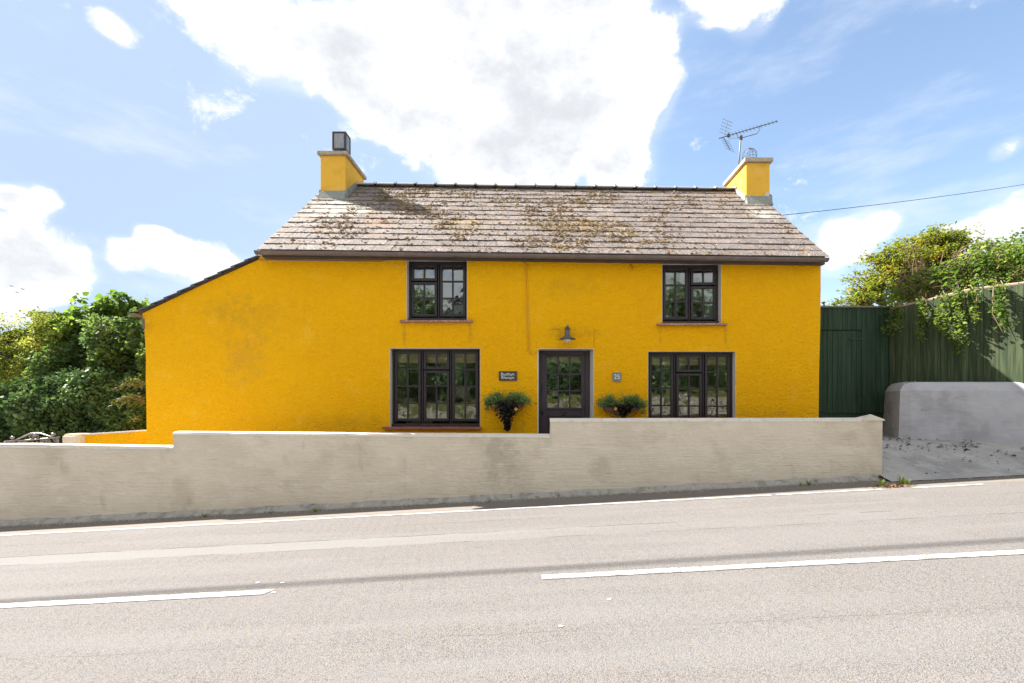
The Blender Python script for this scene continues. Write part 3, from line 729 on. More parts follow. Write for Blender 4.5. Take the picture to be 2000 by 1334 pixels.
window(UL, [853.5], [(800, 850.5, 511, 545, 2, []), (800, 850.5, 547.5, 616, 2, [579]), (856.5, 907, 511, 616, 2, [546, 579.5])], .13, (780, 923, 625, .035, .07), M['sill'])
window(UR, [1351], [(1299, 1348, 518, 622, 2, [553.5, 586]), (1354, 1403.5, 518, 553, 2, []), (1354, 1403.5, 555.5, 622, 2, [588])], .13, (1284, 1422, 631.5, .035, .07), M['sill'])
window(LL, [821.5, 878], [(767.5, 818.5, 685, 823, 2, [720, 754, 787.5]), (824.5, 875, 685, 720.5, 2, []), (824.5, 875, 723, 823, 2, [753, 787]), (881, 932, 685, 823, 2, [720.5, 754.5, 788])], .12, (746, 939, 834, .045, .10), M['sill_tile'])
window(LR, [1322, 1378.5], [(1271, 1319, 691, 827, 2, [724.5, 758, 792]), (1325, 1375.5, 691, 726, 2, []), (1325, 1375.5, 728.5, 827, 2, [759, 793]), (1381.5, 1431, 691, 827, 2, [725.5, 760, 793.5])], .12, (1252, 1452, 838, .045, .10), M['sill_tile'])

# door
x0, z1 = fp(DR[0], DR[1]); x1, z0 = fp(DR[2], DR[3]); DD = DH + .22
m = MB(); sx = .035
X0, X1 = x0 + .010, x1 - .055
m.cbox((X0, DD, z0), (X0 + .055, DD + .08, z1 - .01)); m.cbox((X1 - .075, DD, z0), (X1, DD + .08, z1 - .01)); m.cbox((X0 + .056, DD, z1 - .085), (X1 - .076, DD + .08, z1 - .01))
fr = m.build('door', M['door'], H); fr['label'] = 'dark grey glazed front door'
m = MB()
m.hexa([(x0, DH - .002, z0), (x0 + .022, DH - .002, z0), (X0 + .002, DD + .08, z0), (x0, DD + .08, z0)], [(x0, DH - .002, z1), (x0 + .022, DH - .002, z1), (X0 + .002, DD + .08, z1), (x0, DD + .08, z1)])
m.hexa([(x1 - .008, DH - .002, z0), (x1, DH - .002, z0), (x1, DD + .08, z0), (X1 + .001, DD + .08, z0)], [(x1 - .008, DH - .002, z1), (x1, DH - .002, z1), (x1, DD + .08, z1), (X1 + .001, DD + .08, z1)])
m.hexa([(x0 + .024, DH - .002, z1 - .008), (x1 - .01, DH - .002, z1 - .008), (X1, DD + .08, z1 - .009), (X0 + .003, DD + .08, z1 - .009)], [(x0 + .024, DH - .002, z1), (x1 - .01, DH - .002, z1), (X1, DD + .08, z1), (X0 + .003, DD + .08, z1)])
m.build('reveal', M['white_paint'], fr)
# leaf with 3x3 lights, mid rail and two lower panels
ly = DD + .02; lb = ly + .045
LX0, LX1, LZ1 = X0 + .057, X1 - .077, z1 - .087
gl0, gl1 = PX(1068.5, ly), PX(1135, ly); gt, gb = PZ(697, ly), PZ(796, ly)
m = MB()
m.cbox((LX0, ly, z0 + .02), (gl0, lb, LZ1), .003); m.cbox((gl1, ly, z0 + .02), (LX1, lb, LZ1), .003)
m.cbox((gl0 + .001, ly, gt), (gl1 - .001, lb, LZ1), .003); m.cbox((gl0 + .001, ly, gb - .16), (gl1 - .001, lb, gb), .003)
mid = (gl0 + gl1) / 2
m.cbox((gl0 + .001, ly, z0 + .02), (gl1 - .001, lb, z0 + .22), .003); m.cbox((mid - .04, ly, z0 + .221), (mid + .04, lb, gb - .161), .003)
for a, b in ((gl0 - .02, mid - .041), (mid + .041, gl1 + .02)): m.box((a, ly + .016, z0 + .2), (b, lb - .01, gb - .15))
for a, b in ((gl0 + .03, mid - .07), (mid + .07, gl1 - .03)): m.cbox((a, ly + .006, z0 + .26), (b, ly + .015, gb - .20), .004)
m.cbox((gl0 - .01, ly - .02, gb - .035), (gl1 + .01, ly - .001, gb - .008), .004)
m.build('door_leaf', M['door'], fr)
xs = [gl0 + (gl1 - gl0) * i / 3 for i in range(4)]; zs = [gt + (gb - gt) * i / 3 for i in range(4)]
m = MB()
for x in xs[1:-1]: m.cbox((x - .014, ly + .004, gb), (x + .014, lb - .008, gt), .004)
for z in zs[1:-1]:
    for i in range(3): m.cbox((xs[i] + (.014 if i else 0), ly + .0045, z - .014), (xs[i + 1] - (.014 if i < 2 else 0), lb - .0085, z + .014), .004)
m.build('glazing_bars', M['door'], fr)
for i in range(3):
    for j in range(3):
        q = MB(); q.box((xs[i], ly + .02, zs[j + 1]), (xs[i + 1], ly + .024, zs[j])); q.build('pane', M['glass'], fr)
def dp(px, py): return PX(px, ly), PZ(py, ly)
kx, kz = dp(1060.5, 804); m = MB(); m.lathe((kx, ly, kz), [(.030, 0), (.030, .006), (.012, .010), (.012, .03), (.026, .042), (.030, .055), (.020, .068), (.004, .072)], 14, axis=1); m.build('door_knob', M['black'], fr, smooth=True)
lx, lz = dp(1101, 805); m = MB(); m.cbox((lx - .065, ly - .008, lz - .02), (lx + .065, ly - .0005, lz + .02), .003); m.build('letter_slot', M['black'], fr)
nx, nz_ = dp(1101, 812.5); m = MB()
m.tube([(nx + .035 * math.cos(a), ly - .02, nz_ + .03 * math.sin(a)) for a in [i * math.pi / 8 for i in range(17)]], .007, 6); m.lathe((nx, ly, nz_ + .03), [(.018, 0), (.016, .02), (.006, .028)], 10, axis=1); m.build('door_knocker', M['black'], fr, smooth=True)
bx, bz = PX(1051.5, DD), PZ(745, DD); m = MB(); m.cbox((bx - .012, DD - .03, bz - .04), (bx + .022, DD - .001, bz + .045), .006); m.build('doorbell', M['black'], fr)
bx, bz = dp(1059.5, 757); m = MB(); m.cbox((bx - .02, ly - .03, bz - .03), (bx + .018, ly - .001, bz + .03), .006); m.build('door_lock', M['door'], fr)
m = MB(); m.box((x0 - .03, DH - .12, z0 - .08), (x1 + .03, DD + .1, z0)); m.build('doorstep', M['drive'], H, bevel=.01)

# ---- roof
R = None
deck = MB(); Xa, Xb = -4.79, 5.06
for ya, yb in ((7.92, 10.5), (10.5, 13.1)):
    q = []
    for x in (Xa + .02, Xb - .02):
        for y in (ya, yb): q.append((x, y, roof_z(x, y) - .028))
    q2 = [(p[0], p[1], p[2] - .09) for p in q]
    deck.hexa([q2[0], q2[2], q2[3], q2[1]], [q[0], q[2], q[3], q[1]])
R = deck.build('roof', M['fascia'], H)
ang = math.atan(roof_t); rows = 14; slope_len = 2.65 / math.cos(ang); ex = slope_len / rows; ncol = 30; tw = (Xb - Xa) / ncol
def tile_mesh(w_, nm):
    m = MB(); L = ex + .055; th = .013; lift = .021; n = 4
    # slightly uneven front edge
    bot = []; top_ = []
    rr = random.Random(nm)
    m.hexa([(-w_ / 2, 0, lift - th), (w_ / 2, 0, lift - th), (w_ / 2, L, -.010), (-w_ / 2, L, -.010)],
           [(-w_ / 2, 0, lift), (w_ / 2, 0, lift), (w_ / 2, L, .004), (-w_ / 2, L, .004)])
    me = bpy.data.meshes.new('roof_tile'); me.from_pydata(m.v, [], m.f)
    bm = bmesh.new(); bm.from_mesh(me); bmesh.ops.recalc_face_normals(bm, faces=bm.faces)
    for v in bm.verts: v.co.z += rr.uniform(-.002, .002)
    bm.to_mesh(me); bm.free(); me.materials.append(M['tile']); return me
TM = [tile_mesh(tw - .005, i) for i in range(4)]; TH_ = [tile_mesh(tw / 2 - .005, i + 9) for i in range(2)]
rowrot = Matrix.Rotation(ang, 3, 'X'); sk = Matrix.Rotation(0.0125, 3, 'Y')
slots = []
for i in range(rows):
    s = i * ex; half = i % 2
    if not half: cols = [(Xa + (k_ + .5) * tw, 0) for k_ in range(ncol)]
    else: cols = [(Xa + tw * .25, 1)] + [(Xa + (k_ + 1) * tw, 0) for k_ in range(ncol - 1)] + [(Xb - tw * .25, 1)]
    for (cx_, h_) in cols: slots.append((i, cx_, h_, s))
trng = random.Random(11); rest = MB(); n_t = 0
for (i, cx_, h_, s) in slots:
    y = 7.85 + s * math.cos(ang); z = roof_z(cx_, y) - .028 + .006
    if y > 9.86 and (cx_ < -4.15 or cx_ > 4.6) and y < 10.9 and i > 11: continue
    rot = (sk @ Matrix.Rotation(trng.uniform(-.012, .012) * (2 if trng.random() < .06 else .6), 3, 'Z') @ Matrix.Rotation(ang + trng.uniform(-.006, .006), 3, 'X')).to_4x4()
    me = (TH_ if h_ else TM)[trng.randrange(2 if h_ else 4)]
    loc = Vector((cx_ + trng.uniform(-.002, .002), y + trng.uniform(-.006, .006), z))
    if n_t < 296:
        o = bpy.data.objects.new('roof_tile', me); COL.objects.link(o); o.parent = R
        o.matrix_local = Matrix.Translation(loc - ORG[R.name]) @ rot; n_t += 1
    else:
        mt = Matrix.Translation(loc) @ rot
        rest.add([mt @ v.co for v in me.vertices], [tuple(p.vertices) for p in me.polygons])
rest.build('upper_roof_tile', M['tile'], R, kind='stuff')
back = MB()
for ya, yb in ((10.5, 13.15),):
    q = [(x, y, roof_z(x, y) + .0) for x in (Xa, Xb) for y in (ya, yb)]
    q2 = [(p[0], p[1], p[2] - .026) for p in q]; back.hexa([q2[0], q2[2], q2[3], q2[1]], [q[0], q[2], q[3], q[1]])
back.build('rear_roof_slope', M['tile'], R)
# ridge tiles with raised collars
rx0, rx1 = -4.08, 4.62; rn = 19; rl = (rx1 - rx0) / rn
for i in range(rn):
    a = rx0 + i * rl; b = a + rl - .004; m = MB()
    dz_ = trng.uniform(-.006, .006)
    def arch(x, r, zc):
        pts = []
        for k_ in range(9):
            th = math.pi * (k_ / 8) ; pts.append((x, 10.5 - math.cos(th) * r * 1.15, zc + math.sin(th) * r * .62))
        return pts
    za, zb = roof_z(a, 10.5) - .035 + dz_, roof_z(b, 10.5) - .035 + dz_
    for (xa_, xb_, r) in ((a, b - .05, .115), (b - .05, b, .135)):
        A, B = arch(xa_, r, za), arch(xb_, r, zb); n0 = len(m.v); m.v += A + B
        for k_ in range(8): m.f.append((n0 + k_, n0 + k_ + 1, n0 + 9 + k_ + 1, n0 + 9 + k_))
        m.f.append(tuple(n0 + k_ for k_ in range(9))); m.f.append(tuple(n0 + 17 - k_ for k_ in range(9)))
    # lug on the collar
    m.cbox((b - .045, 10.42, zb + .05), (b - .01, 10.47, zb + .098), .006)
    m.build('ridge_tile', M['ridge'], R)
# moss: small cushions
mrng = np.random.default_rng(4); mv = []; mf = []
cnt = 0
for _ in range(42000):
    x = mrng.uniform(Xa + .05, Xb - .05); s = mrng.uniform(0.02, slope_len - .1)
    y = 7.85 + s * math.cos(ang)
    d = mnoise.noise(Vector((x * .9, s * .9, 3.3))) + .75 * mnoise.noise(Vector((x * 3.1, s * 3.1, 8))) + .10
    d -= .50 * max(0, (x - 2.0) / 3) + .9 * max(0, (-3.6 - x)); d -= .22 * max(0, s - 2.4)
    pxd = (x - (-2.6)) ** 2 / 3 + (s - 1.0) ** 2 / .7
    d += .32 * math.exp(-((x - .6) / 1.3) ** 2 - ((s - 1.35) / .6) ** 2) + .25 * math.exp(-((x + 1.7) / 1.0) ** 2 - ((s - 1.2) / .7) ** 2)
    if mrng.random() > max(0.03, d * 1.05): continue
    # moss gathers on the lower edge of a course
    if mrng.random() < .45: s = (math.floor(s / ex)) * ex + mrng.normal() * .02 + .015; y = 7.85 + s * math.cos(ang)
    r = mrng.uniform(.008, .024) * (1.5 if mrng.random() < .12 else 1); z = roof_z(x, y) + .004
    up = Vector((0, -math.sin(ang), math.cos(ang))); al = Vector((0, math.cos(ang), math.sin(ang)))
    c = Vector((x, y, z - .012)) + up * .012; b = len(mv)
    rx_, ry_ = r * mrng.uniform(.8, 1.7), r * mrng.uniform(.6, 1.1)
    for k_ in range(5):
        a = 2 * math.pi * k_ / 5 + mrng.random() * .5; mv.append(tuple(c + Vector((math.cos(a) * rx_, 0, 0)) + al * (math.sin(a) * ry_)))
    mv.append(tuple(c + up * r * mrng.uniform(.5, .95) + Vector((mrng.normal() * .2 * r, 0, 0))))
    mf += [(b + k_, b + (k_ + 1) % 5, b + 5) for k_ in range(5)]
    cnt += 1
me = bpy.data.meshes.new('moss'); me.from_pydata(mv, [], mf); me.update()
ms = link_mesh('moss', me, M['moss'], R, (0, 0, 0), True, 'stuff'); ms.location = Vector((0, 0, 0)) - ORG[R.name]

# gutter, fascia
gut = MB(); gxa, gxb = PX(497, 7.80), PX(1619, 7.80)
def gut_sec(x, r=.058, yc=7.86):
    zc = PZ(488.5, 7.80) + (x - gxa) * ((PZ(503, 7.80) - PZ(488.5, 7.80)) / (gxb - gxa))
    o = [(x, yc - math.cos(math.pi * k_ / 10) * r, zc - math.sin(math.pi * k_ / 10) * r) for k_ in range(11)]
    i = [(x, yc + math.cos(math.pi * k_ / 10) * (r - .005), zc - math.sin(math.pi * k_ / 10) * (r - .005)) for k_ in range(11)]
    return o + i
def gut_run(xs, r=.058):
    m = MB(); n = 22
    for x in xs: m.v += gut_sec(x, r)
    for i in range(len(xs) - 1):
        for j in range(n): m.f.append((i * n + j, (i + 1) * n + j, (i + 1) * n + (j + 1) % n, i * n + (j + 1) % n))
    m.f.append(tuple(range(n))); m.f.append(tuple((len(xs) - 1) * n + j for j in reversed(range(n))))
    return m
GU = gut_run([gxa + (gxb - gxa) * i / 40 for i in range(41)]).build('gutter', M['gutter'], H)
for px in (650, 662, 892, 1131, 1262, 1371, 1493):
    x = PX(px, 7.8); gut_run([x - .025, x + .025], .064).build('gutter_joint', M['gutter'], GU)
for x in (gxa, gxb):
    m = MB(); s = gut_sec(x, .061)[:11]; x2 = x + (.012 if x > 0 else -.012); m.v += s + [(x2, p[1], p[2]) for p in s]
    m.f += [tuple(range(11)), tuple(reversed(range(11, 22)))] + [(k_, (k_ + 1) % 11, 11 + (k_ + 1) % 11, 11 + k_) for k_ in range(11)]
    m.build('gutter_end', M['gutter'], GU)
m = MB(); fa, fb = PX(512, 8.0), PX(1611, 8.0)
m.prism([(fa, PZ(502, 8.0)), (fb, PZ(516.5, 8.0)), (fb, PZ(493, 8.0)), (fa, PZ(479, 8.0))], [], 7.99, 8.085)
m.build('fascia', M['fascia'], H, bevel=.004)
# lean-to slate courses along the slope
a = Vector(fp(273, 610.5)); b = Vector(fp(508, 501)); N = 9
LR_ = None
for i in range(N):
    p = a + (b - a) * (i / N); q = a + (b - a) * ((i + 1.25) / N) if i < N - 1 else b
    d = (q - p).normalized(); nrm = Vector((-d.y, d.x))
    lo = p + nrm * .035; m = MB()
    A = [p + nrm * .022, q - nrm * .002, q + nrm * .010, p + nrm * .034]
    m.prism([(v.x, v.y) for v in A], [], DH - .06, 12.45); m.build('slate_course', M['slate_edge'], H)
m = MB(); d = (b - a).normalized(); nrm = Vector((-d.y, d.x)); A = [a - nrm * .012, b - nrm * .012, b - nrm * .004, a - nrm * .004]
m.prism([(v.x, v.y) for v in A], [], DH - .03, 12.42); m.build('verge_board', M['fascia'], H)
# side gutter end on
m = MB(); gcx, gcz = PX(268, 8.1), PZ(614, 8.1)
sec = [(gcx - .075 + .15 * k_ / 8, gcz - math.sin(math.pi * k_ / 8) * .05) for k_ in range(9)]
m.prism(sec, [], 7.98, 12.4); m.build('side_gutter', M['gutter'], H)
m = MB(); m.tube([P(280, 622, 8.0), P(280.5, 642, 8.03)], .018, 8); m.build('gutter_bracket', M['gutter'], H)

# ---- chimneys
def chimney(x0, x1, ztop, capz, yf=9.9, yb=10.95):
    zb = roof_z(x0, yf) - .35
    m = MB(); m.box((x0, yf, zb), (x1, yb, ztop)); ch = m.build('chimney', M['chim'], H, bevel=.008)
    m = MB(); o = .055; m.box((x0 - o, yf - o, ztop + .001), (x1 + o, yb + o, capz)); m.build('chimney_cap', M['chimcap'], ch, bevel=.012)
    m = MB(); z = roof_z(x0, yf)
    m.hexa([(x0 - .03, yf - .12, z - .12), (x1 + .03, yf - .12, z - .12), (x1 + .03, yf + .02, z - .12), (x0 - .03, yf + .02, z - .12)],
           [(x0 - .012, yf - .018, z + .12), (x1 + .012, yf - .018, z + .12), (x1 + .012, yf + .02, z + .12), (x0 - .012, yf + .02, z + .12)])
    for sx_ in ((x0 - .03, x0 - .001), (x1 + .001, x1 + .05)):
        m.hexa([(sx_[0], yf - .02, z - .1), (sx_[1], yf - .02, z - .1), (sx_[1], 10.5, roof_z(x0, 10.5) - .1), (sx_[0], 10.5, roof_z(x0, 10.5) - .1)],
               [(sx_[0], yf - .02, z + .13), (sx_[1], yf - .02, z + .13), (sx_[1], 10.5, roof_z(x0, 10.5) + .07), (sx_[0], 10.5, roof_z(x0, 10.5) + .07)])
    m.build('flashing', M['flash'], ch, bevel=.01)
    return ch
cl = chimney(PX(626, 9.9), PX(675, 9.9), PZ(304, 9.9), PZ(296.5, 9.9))
cr = chimney(PX(1457.5, 9.9), PX(1503.5, 9.9), PZ(318, 9.9), PZ(309.5, 9.9))
zc = PZ(296.5, 9.9)
pm = Vector((PX(663.5, 10.1), 10.09, zc)); m = MB(); m.lathe(pm, [(.115, 0), (.11, .04), (.10, .10), (.10, .20)], 14); m.build('chimney_pot', M['clay'], cl, smooth=True)
# box cowl: framed panels on four sides
cw = MB(); ax, bx_ = PX(648, 9.95), PX(675.5, 9.95); y0_, y1_ = 9.95, 10.22; z0_, z1_ = zc + .10, zc + .47
for (xa_, ya_) in ((ax, y0_), (bx_ - .045, y0_), (ax, y1_ - .045), (bx_ - .045, y1_ - .045)): cw.cbox((xa_, ya_, z0_), (xa_ + .045, ya_ + .045, z1_), .008)
cw.cbox((ax + .001, y0_ + .001, z1_ - .03), (bx_ - .001, y1_ - .001, z1_ + .012), .01); cw.cbox((ax + .001, y0_ + .001, z0_ - .02), (bx_ - .001, y1_ - .001, z0_ + .018), .01)
cw.hexa([(pm.x - .1, pm.y - .1, z0_ - .07), (pm.x + .1, pm.y - .1, z0_ - .07), (pm.x + .1, pm.y + .1, z0_ - .07), (pm.x - .1, pm.y + .1, z0_ - .07)],
        [(ax + .02, y0_ + .02, z0_ - .021), (bx_ - .02, y0_ + .02, z0_ - .021), (bx_ - .02, y1_ - .02, z0_ - .021), (ax + .02, y1_ - .02, z0_ - .021)])
cwo = cw.build('chimney_cowl', M['cowlf'], cl)
m = MB(); m.box((ax + .046, y0_ + .012, z0_ + .02), (bx_ - .046, y0_ + .02, z1_ - .032)); m.box((ax + .046, y1_ - .02, z0_ + .02), (bx_ - .046, y1_ - .012, z1_ - .032))
m.box((ax + .012, y0_ + .046, z0_ + .02), (ax + .02, y1_ - .046, z1_ - .032)); m.box((bx_ - .02, y0_ + .046, z0_ + .02), (bx_ - .012, y1_ - .046, z1_ - .032))
m.build('cowl_panel', M['cowlp'], cl)
# right pot with wire bird guard
zc2 = PZ(309.5, 9.9); pm2 = Vector((PX(1464, 10.3), 10.3, zc2)); m = MB(); m.lathe(pm2, [(.13, 0), (.125, .05), (.11, .09), (.13, .10), (.13, .14)], 14); m.build('chimney_pot', M['clay'], cr, smooth=True)
m = MB(); cc = pm2 + Vector((0, 0, .27)); RR = .155
for i in range(6):
    a = math.pi * i / 6; m.tube([cc + Vector((math.cos(a) * math.cos(b) * RR, math.sin(a) * math.cos(b) * RR, math.sin(b) * RR * 1.08)) for b in [-1.1 + k_ * (math.pi + 2.2) / 14 for k_ in range(15)]], .0032, 4)
for b in (-.6, -.25, .1, .45, .8): m.tube([cc + Vector((math.cos(a) * math.cos(b) * RR, math.sin(a) * math.cos(b) * RR, math.sin(b) * RR * 1.08)) for a in [k_ * math.pi / 8 for k_ in range(17)]], .0025, 4)
m.build('bird_guard', M['black'], cr)
# chipped patch on the right chimney
m = MB(); cxp = PX(1498.5, 9.9); czp = PZ(382, 9.9); poly = [(-.05, -.05), (.045, -.05), (.05, .07), (.02, .10), (-.02, .085), (-.05, .04)]
m.prism([(cxp + p[0] * .9, czp + p[1] * .75) for p in poly], [], 9.893, 9.905); m.build('chipped_patch', M['white_paint'], cr)

# cable on the facade
m = MB(); yc = DH - .012
pth = [(508, 507), (560, 508), (650, 509), (740, 510.5), (775, 505), (790, 501.5), (850, 500.5), (912, 502), (925, 508), (960, 510.5), (1005, 511), (1022, 512), (1029, 520), (1030, 560), (1032, 620), (1034, 680), (1037, 691), (1043, 691), (1050, 684)]
def wig(pp): return [P(a_, b_, yc - (.07 if 785 < a_ < 915 else 0)) for a_, b_ in pp]
m.tube(wig(pth[:9]), .009, 6); m.build('cable', M['grey_cable'], H, smooth=True)
m = MB(); m.tube([P(a_, b_, yc) for a_, b_ in pth[8:]] , .008, 6); m.tube([P(1050, 684, yc), P(1060, 682.5, DH + .05)], .006, 6); m.build('cable', M['cable_y'], H, smooth=True)
m = MB(); m.tube([P(a_, b_, yc - .004) for a_, b_ in ((1025, 509), (1025.5, 530), (1027, 580), (1028.5, 640), (1032, 684), (1036, 691))], .005, 5); m.build('cable', M['cable_y'], H, smooth=True)
m = MB(); m.tube([P(1232, 517, yc + .01), P(1233, 522, yc - .03), P(1235, 526, yc - .03), P(1236, 521, yc + .01)], .012, 6); m.build('hook', M['cable_y'], H, smooth=True)

# ---- inside: blinds, lamps, chair-like furniture seen dimly through the panes
for (a_, b_, c_, d_, D_) in ((770, 930, 684, 709, DH + .22), (1272, 1432, 688, 713, DH + .22), (1064, 1140, 694, 708, DH + .36)):
    m = MB(); xx0, xx1 = PX(a_, D_), PX(b_, D_); zz1, zz0 = PZ(c_, D_), PZ(d_, D_)
    for i in range(4): m.cbox((xx0, D_ - .012 * (i % 2), zz0 + (zz1 - zz0) * i / 4), (xx1, D_ + .03, zz0 + (zz1 - zz0) * (i + 1) / 4 + .004), .006)
    m.build('window_blind', M['blind'], H)
def table_lamp(px, py, D_, rr, hh, lab):
    x, z = PX(px, D_), PZ(py, D_); o = empty('table_lamp', (x, D_, .485), lab, 'lamp')
    m = MB(); m.lathe((x, D_, z - hh / 2), [(rr, 0), (rr * .82, hh)], 18); m.build('lamp_shade', M['shade'], o, smooth=True)
    m = MB(); m.lathe((x, D_, .485), [(.14, 0), (.14, .02), (.02, .03), (.02, z - hh / 2 - .49)], 10); m.build('lamp_base', M['wood'], o)
table_lamp(902, 766, 8.62, .17, .20, 'pale drum lampshade behind the right side of the lower left window')
table_lamp(800, 786, 8.66, .15, .16, 'cream lampshade low behind the left side of the lower left window')
m = MB(); X_ = PX(805, 9.6); m.cbox((X_ - .3, 9.5, .485), (X_ + .3, 10.1, .95), .02); m.cbox((X_ - .3, 10.1, .485), (X_ + .3, 10.25, 1.45), .03)
tag(m.build('armchair', M['shade']), 'cream armchair dimly seen inside the lower left window', 'armchair')
m = MB(); m.lathe((PX(1101, 9.0), 9.0, .485), [(.05, 0), (.05, .02), (.022, .04), (.022, 1.0), (.035, 1.03), (.02, 1.1)], 12)
tag(m.build('newel_post', M['white_house'], H))

# ------------------------------------------------------------------ fittings on the facade (things of their own)
WL = empty('wall_lamp', P(1108, 645, DH), 'dark grey barn style lamp with opal glass above the front door', 'lamp')
m = MB(); c = P(1108, 642.5, DH); m.lathe(c, [(.048, 0), (.046, .02), (.03, .034), (.01, .04)], 18, axis=1); m.build('wall_mount', M['lampgrey'], WL, smooth=True)
m = MB(); m.tube([c + Vector((0, -.03, .0)), c + Vector((0, -.10, .045)), c + Vector((0, -.16, .04)), c + Vector((0, -.18, -.02))], .012, 8); m.build('arm', M['lampgrey'], WL, smooth=True)
DL = DH - .18; c = P(1108, 663, DL); m = MB()
m.lathe(c, [(.150, 0), (.148, .008), (.10, .034), (.055, .058), (.046, .075), (.043, .125), (.032, .135), (.030, .16), (.0, .165)], 24); m.build('lamp_shade', M['lampgrey'], WL, smooth=True)
m = MB(); m.lathe(c, [(.0, -.052), (.035, -.046), (.06, -.026), (.075, -.001)], 20); m.build('glass_globe', M['lampglass'], WL, smooth=True)

def text(body, parent, loc, size, mat, sx=1.0, space=1.0, line=1.0, depth=.0012):
    cu = bpy.data.curves.new('lettering', 'FONT'); cu.body = body; cu.size = size; cu.extrude = depth; cu.align_x = 'CENTER'; cu.align_y = 'CENTER'
    cu.space_character = space; cu.space_line = line
    o = bpy.data.objects.new('lettering_curve', cu); COL.objects.link(o)
    dg = bpy.context.evaluated_depsgraph_get(); me = bpy.data.meshes.new_from_object(o.evaluated_get(dg))
    bpy.data.objects.remove(o)
    me.transform(Matrix.Diagonal((sx, 1, 1, 1))); me.transform(Matrix.Rotation(math.radians(90), 4, 'X'))
    me.materials.clear()
    return link_mesh('lettering', me, mat, parent, loc)
# name plaque, uncial hand drawn as strokes
x0s, z1s = PX(974.3, DH - .03), PZ(725, DH - .03); x1s, z0s = PX(1009.5, DH - .03), PZ(743.5, DH - .03)
m = MB(); m.box((x0s, DH - .026, z0s), (x1s, DH - .006, z1s))
NP = m.build('name_plaque', M['slate_sign'], bevel=.003); tag(NP, 'small dark slate plaque reading Bwthyn Rhosyn left of the door', 'sign')
G = {  # strokes in a 1-high box: uncial shapes
 'B': (.62, [[(0, 0), (0, 1)], [(0, 1), (.4, .95), (.42, .65), (.1, .55)], [(.1, .55), (.5, .5), (.5, .08), (0, 0)]]),
 'w': (.78, [[(.08, .7), (0, .35), (.1, .02), (.3, .05), (.36, .35), (.34, .6)], [(.36, .35), (.42, .03), (.62, .03), (.7, .35), (.62, .7)]]),
 't': (.46, [[(-.02, .66), (.44, .68)], [(.2, .68), (.08, .45), (.1, .1), (.25, 0), (.42, .08)]]),
 'h': (.56, [[(.04, 1), (.04, 0)], [(.04, .5), (.22, .68), (.42, .6), (.46, .35), (.36, 0)]]),
 'y': (.56, [[(0, .68), (.05, .3), (.2, .1), (.36, .2)], [(.46, .7), (.38, .25), (.25, -.12), (.02, -.28)]]),
 'n': (.56, [[(.04, .68), (.06, 0)], [(.06, .5), (.22, .68), (.4, .6), (.44, .3), (.4, .02), (.5, 0)]]),
 'R': (.62, [[(.05, 0), (.05, .95)], [(-.02, .95), (.35, .98), (.42, .7), (.1, .5)], [(.2, .52), (.5, 0)]]),
 'o': (.56, [[(.25, .68), (.03, .5), (.03, .2), (.22, 0), (.42, .2), (.42, .5), (.25, .68)]]),
 's': (.5, [[(.4, .62), (.15, .68), (.05, .5), (.38, .25), (.3, .02), (.02, .04)]])}
def uncial(word, xc, zb, h, y, mat, parent, ax=1.45):
    tot = sum(G[c_][0] for c_ in word) * h * ax; x = xc - tot / 2
    m = MB()
    for c_ in word:
        w_, st = G[c_]
        for s_ in st: m.tube([(x + p[0] * h * ax, y, zb + p[1] * h) for p in s_], h * .085, 5)
        x += w_ * h * ax
    return m.build('lettering', mat, parent)
xc = (x0s + x1s) / 2
uncial('Bwthyn', xc, PZ(733.2, DH - .03), .046, DH - .0275, M['letter'], NP)
uncial('Rhosyn', xc, PZ(740.0, DH - .03), .046, DH - .0275, M['letter'], NP)
x0s, z1s = PX(1197, DH - .03), PZ(727.5, DH - .03); x1s, z0s = PX(1213.3, DH - .03), PZ(745, DH - .03)
m = MB(); m.box((x0s, DH - .026, z0s), (x1s, DH - .006, z1s))
NB = m.build('number_plaque', M['grey_sign'], bevel=.003); tag(NB, 'small square grey plaque with white 25 right of the door', 'sign')
text('25', NB, ((x0s + x1s) / 2, DH - .0275, (z0s + z1s) / 2), .115, M['letter'], 1.0)
for zz in (z1s - .012, z0s + .012):
    m = MB(); m.lathe(((x0s + x1s) / 2, DH - .026, zz), [(.006, 0), (.004, .004)], 8, axis=1); m.build('screw', M['black'], NB)

# ------------------------------------------------------------------ aerial
mast = P(1446, 300, 10.3); AE = empty('tv_aerial', P(1443, 322, 10.35), 'thin rooftop television aerial on a pole beside the right chimney', 'aerial')
DA = 10.35
m = MB(); m.tube([P(1442.5, 330, DA), P(1447, 264, DA)], .017, 8); m.build('pole', M['galv'], AE, smooth=True)
m = MB(); A_ = P(1404, 270.5, DA - .12); B_ = P(1518.5, 236.5, DA + .12); m.tube([A_, B_], .0095, 6); m.build('boom', M['alu'], AE)
m = MB(); m.tube([P(1447, 270, DA), P(1478, 261, DA), P(1483.5, 254, DA + .04), P(1484, 246.5, DA + .05)], .008, 6); m.tube([P(1447, 270, DA), P(1441, 268, DA), P(1438.5, 260, DA)], .008, 6); m.cbox(tuple(P(1445.3, 272.5, DA - .02)), tuple(P(1449, 266, DA + .02)), .004); m.build('bracket', M['alu'], AE)
bd = (B_ - A_).normalized(); side = Vector((0, 0, 1)).cross(bd).normalized()
sd = (side * .85 + Vector((0, 0, -.25))).normalized()
m = MB()
for i in range(15):
    f = .14 + .84 * (i / 14) ** 1.12; p = A_ + (B_ - A_) * f; L_ = .15 - .05 * f
    pe = Vector((.28, -.35, -.9)).normalized()
    m.tube([p - pe * L_ * .55, p + pe * L_ * .55], .0032, 4)
    m.cbox(tuple(p - Vector((.008, .012, .014))), tuple(p + Vector((.008, .012, .018))), .003)
m.build('director', M['alu'], AE, kind='stuff')
